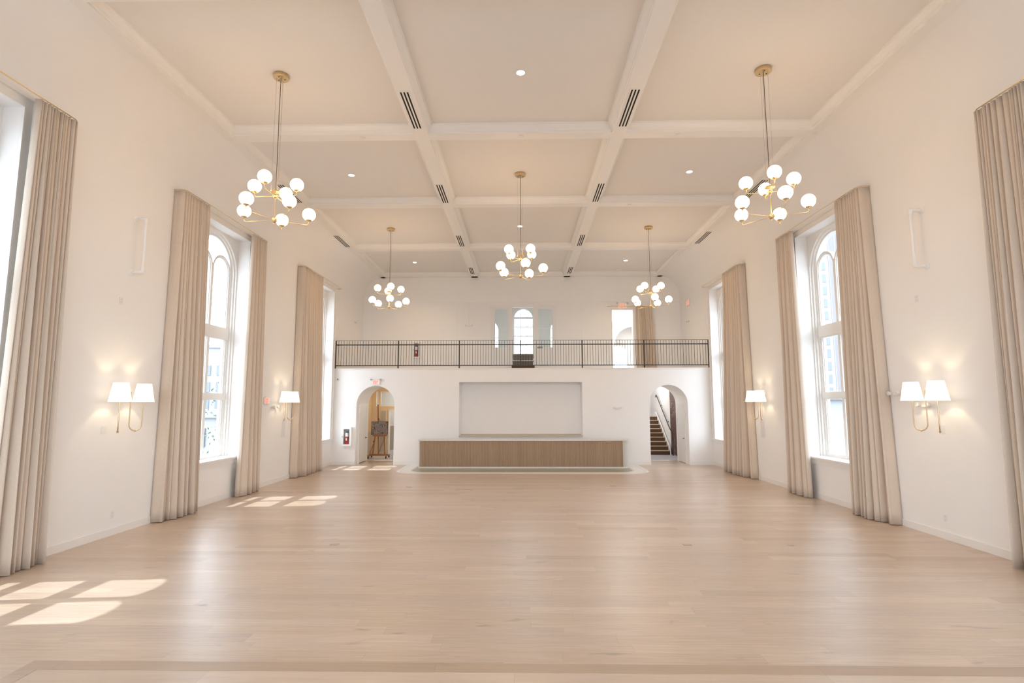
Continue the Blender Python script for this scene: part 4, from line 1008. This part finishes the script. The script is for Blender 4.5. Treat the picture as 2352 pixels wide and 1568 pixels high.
exit_sign((XR, 24.35, 6.88), (-1, 0), 'red EXIT sign on the right wall over the balcony', False, 0.40, 0.26)
exit_sign((XL, 16.10, 2.49), (1, 0), 'red EXIT sign on the left wall beside the far curtain', False, 0.32, 0.19)

# fire extinguisher cabinets
def cabinet(x, y, z0, w, h, label, elabel):
    t = thing('extinguisher_cabinet', label, 'cabinet', (x, y, z0+h/2))
    d = 0.16; f = 0.075
    mb = MB().box(x-w/2, x-w/2+f, y-d, y-0.001, z0, z0+h).box(x+w/2-f, x+w/2, y-d, y-0.001, z0, z0+h).box(x-w/2+f, x+w/2-f, y-d, y-0.001, z0, z0+f).box(x-w/2+f, x+w/2-f, y-d, y-0.001, z0+h-f, z0+h)
    part('frame', mb, M['plastic'], t)
    part('back', MB().box(x-w/2+f, x+w/2-f, y-0.015, y-0.002, z0+f, z0+h-f), M['cabinet_in'], t)
    part('pane', MB().quad((x-w/2+f, y-d+0.02, z0+f), (x+w/2-f, y-d+0.02, z0+f), (x+w/2-f, y-d+0.02, z0+h-f), (x-w/2+f, y-d+0.02, z0+h-f)), M['glass'], t)
    part('latch', MB().box(x-w/2+0.015, x-w/2+0.05, y-d-0.015, y-d, z0+h*0.45, z0+h*0.55), M['steel'], t)
    e = thing('fire_extinguisher', elabel, 'fire extinguisher', (x, y-0.08, z0+f))
    zb = z0+f+0.001; r = min(0.062, (w-2*f)/2-0.012); cy = y-0.08; hh = h-2*f
    part('cylinder', MB().lathe([(r*0.9, zb), (r, zb+0.01), (r, zb+hh*0.55), (r*0.8, zb+hh*0.62), (r*0.4, zb+hh*0.68)], (x, cy, 0), 20), M['red'], e)
    part('instruction_label', MB().lathe([(r+0.0015, zb+hh*0.50), (r+0.0015, zb+hh*0.75)], (x, cy, 0), 20, cap=False), M['plastic'], e)
    part('tag', MB().box(x-0.025, x+0.02, cy-r-0.006, cy-r-0.003, zb+hh*0.24, zb+hh*0.40), M['plastic'], e)
    part('valve', MB().lathe([(0.02, zb+hh*0.68), (0.022, zb+hh*0.78), (0.012, zb+hh*0.80)], (x, cy, 0), 12).box(x-0.012, x+0.07, cy-0.01, cy+0.01, zb+hh*0.80, zb+hh*0.83), M['black'], e)
    part('hose', MB().tube([(x+0.02, cy, zb+hh*0.76), (x+0.055, cy-0.01, zb+hh*0.84), (x+r+0.006, cy, zb+hh*0.7), (x+r+0.010, cy, zb+hh*0.35)], 0.009, 8), M['black'], e)
cabinet(-6.93, YF, 0.735, 0.385, 0.74, 'white glazed wall cabinet on the bar wall left of the left arch', 'red fire extinguisher inside the white cabinet left of the left arch')
cabinet(-4.97, YB, 4.52, 0.36, 0.78, 'white glazed wall cabinet on the balcony back wall behind the railing', 'red fire extinguisher in the white cabinet up on the balcony')

# security camera, floor plates, door plate
t = thing('security_camera', 'small white dome camera with dark lens high on the bar wall, far left', 'camera', (-7.385, YF, 3.37))
part('base', MB().lathe([(0.062, -0.001), (0.062, -0.02), (0.05, -0.035), (0.045, -0.045)], (-7.385, YF, 3.37), 22, 'Y'), M['plastic'], t)
part('lens', MB().lathe([(0.032, -0.045), (0.028, -0.065), (0.012, -0.075)], (-7.385, YF, 3.37), 18, 'Y'), M['lens'], t)
for x, y, lab in ((-3.22, 9.65, 'small brass floor outlet plate, nearer left of the floor'), (2.81, 9.69, 'small brass floor outlet plate, nearer right of the floor'), (-3.27, 16.13, 'small brass floor outlet plate, farther left of the floor'), (2.65, 16.34, 'small brass floor outlet plate, farther right of the floor')):
    t = thing('floor_outlet', lab, 'floor outlet', (x, y, 0.0), 'brass floor outlet plates')
    part('plate', MB().box(x-0.075, x+0.075, y-0.055, y+0.055, 0.0005, 0.004), M['nosing'], t)
    part('lid', MB().box(x-0.05, x+0.05, y-0.032, y+0.032, 0.004, 0.006), M['champagne'], t)
t = thing('door_sign', 'small dark plate on the frame right of the middle balcony doorway', 'sign', (0.87, YB-0.02, 5.02))
part('plate', MB().box(0.755, 0.985, YB-0.03, YB-0.0205, 4.985, 5.055), M['black'], t)
for k in range(5): part('mark', MB().box(0.79+k*0.035, 0.812+k*0.035, YB-0.0325, YB-0.0302, 5.005, 5.035), M['paleplate'], t)
for x, lab in ((-3.12, 'white outlet low on the balcony back wall, left panel joint'), (2.80, 'white outlet low on the balcony back wall, right panel joint')):
    o = MB().box(x-0.04, x+0.04, YB-0.01, YB-0.001, 4.20, 4.32).build('wall_outlet', M['plastic'], None, origin=(x, YB, 4.26)); tag(o, lab, 'wall outlet')

# ------------------------------------------------------------------ outdoors, seen through the windows
struct('ground_outside', MB().quad((-250, -80, -1.2), (250, -80, -1.2), (250, 320, -1.2), (-250, 320, -1.2)), M['ground'])
def building(name, x0, x1, y0, y1, z1, wallm, label, wins, frontm=None):
    t = thing(name, label, 'building', ((x0+x1)/2, y0, -1.2))
    part('wall', MB().box(x0, x1, y0, y1, -1.19, z1), wallm, t)
    part('roof', MB().box(x0-0.3, x1+0.3, y0-0.3, y1+0.3, z1, z1+0.5), M['bld_grey'], t)
    for a, b, c, d_ in wins: part('window', MB().box(a, b, y0-0.12, y0-0.02, c, d_), M['bld_glass'], t)
    if frontm:
        a, b, c, d_ = frontm; part('brick_front', MB().box(a, b, y0-0.10, y0-0.02, c, d_), M['brick'], t)
    return t
YT = 110
building('tower_block', 58.2, 84, YT, YT+20, 46, M['bld_white'], 'tall pale tower with blue windows and stonework outside the right middle window',
         [(60.0, 61.9, 1.2+2.55*k, 2.9+2.55*k) for k in range(16)], (62.6, 67.5, -1.0, 44))
building('low_house', 18.0, 30.0, 33, 40, 2.6, M['bld_white'], 'low white house outside the right middle window', [(19.3, 22.5, -0.6, 1.0)])
building('office_block', -58, -38, 88, 100, 11.5, M['bld_grey'], 'grey office block outside the left middle window', [(-54.8+2.6*(k % 6), -53.2+2.6*(k % 6), 1.6+2.7*(k//6), 3.2+2.7*(k//6)) for k in range(18)])
building('white_shed', -24, -15, 36, 42, 1.5, M['bld_white'], 'low white shed outside the left middle window', [(-22.5, -20.8, -0.4, 0.8)])
t = thing('young_tree', 'slender young tree just outside the left middle window', 'tree', (-10.6, 18.9, -1.2))
part('trunk', MB().tube([(-10.6, 18.9, -1.18), (-10.58, 18.92, 0.4), (-10.5, 18.95, 1.8), (-10.45, 19.0, 3.0)], [0.04, 0.032, 0.022, 0.01], 8), M['bark'], t)
mb = MB(); rnd = random.Random(2)
for _ in range(260):
    c = Vector((-10.5+rnd.gauss(0, 0.35), 18.95+rnd.gauss(0, 0.35), rnd.uniform(0.2, 3.1)))
    a = Vector((rnd.gauss(0, 1), rnd.gauss(0, 1), rnd.gauss(0, 1))).normalized(); b = a.cross(Vector((rnd.gauss(0, 1), rnd.gauss(0, 1), rnd.gauss(0, 1)))).normalized()
    mb.quad(c, c+a*0.05+b*0.03, c+a*0.11, c+a*0.05-b*0.03)
part('foliage', mb, M['leaf'], t, fix=False, smooth=False)
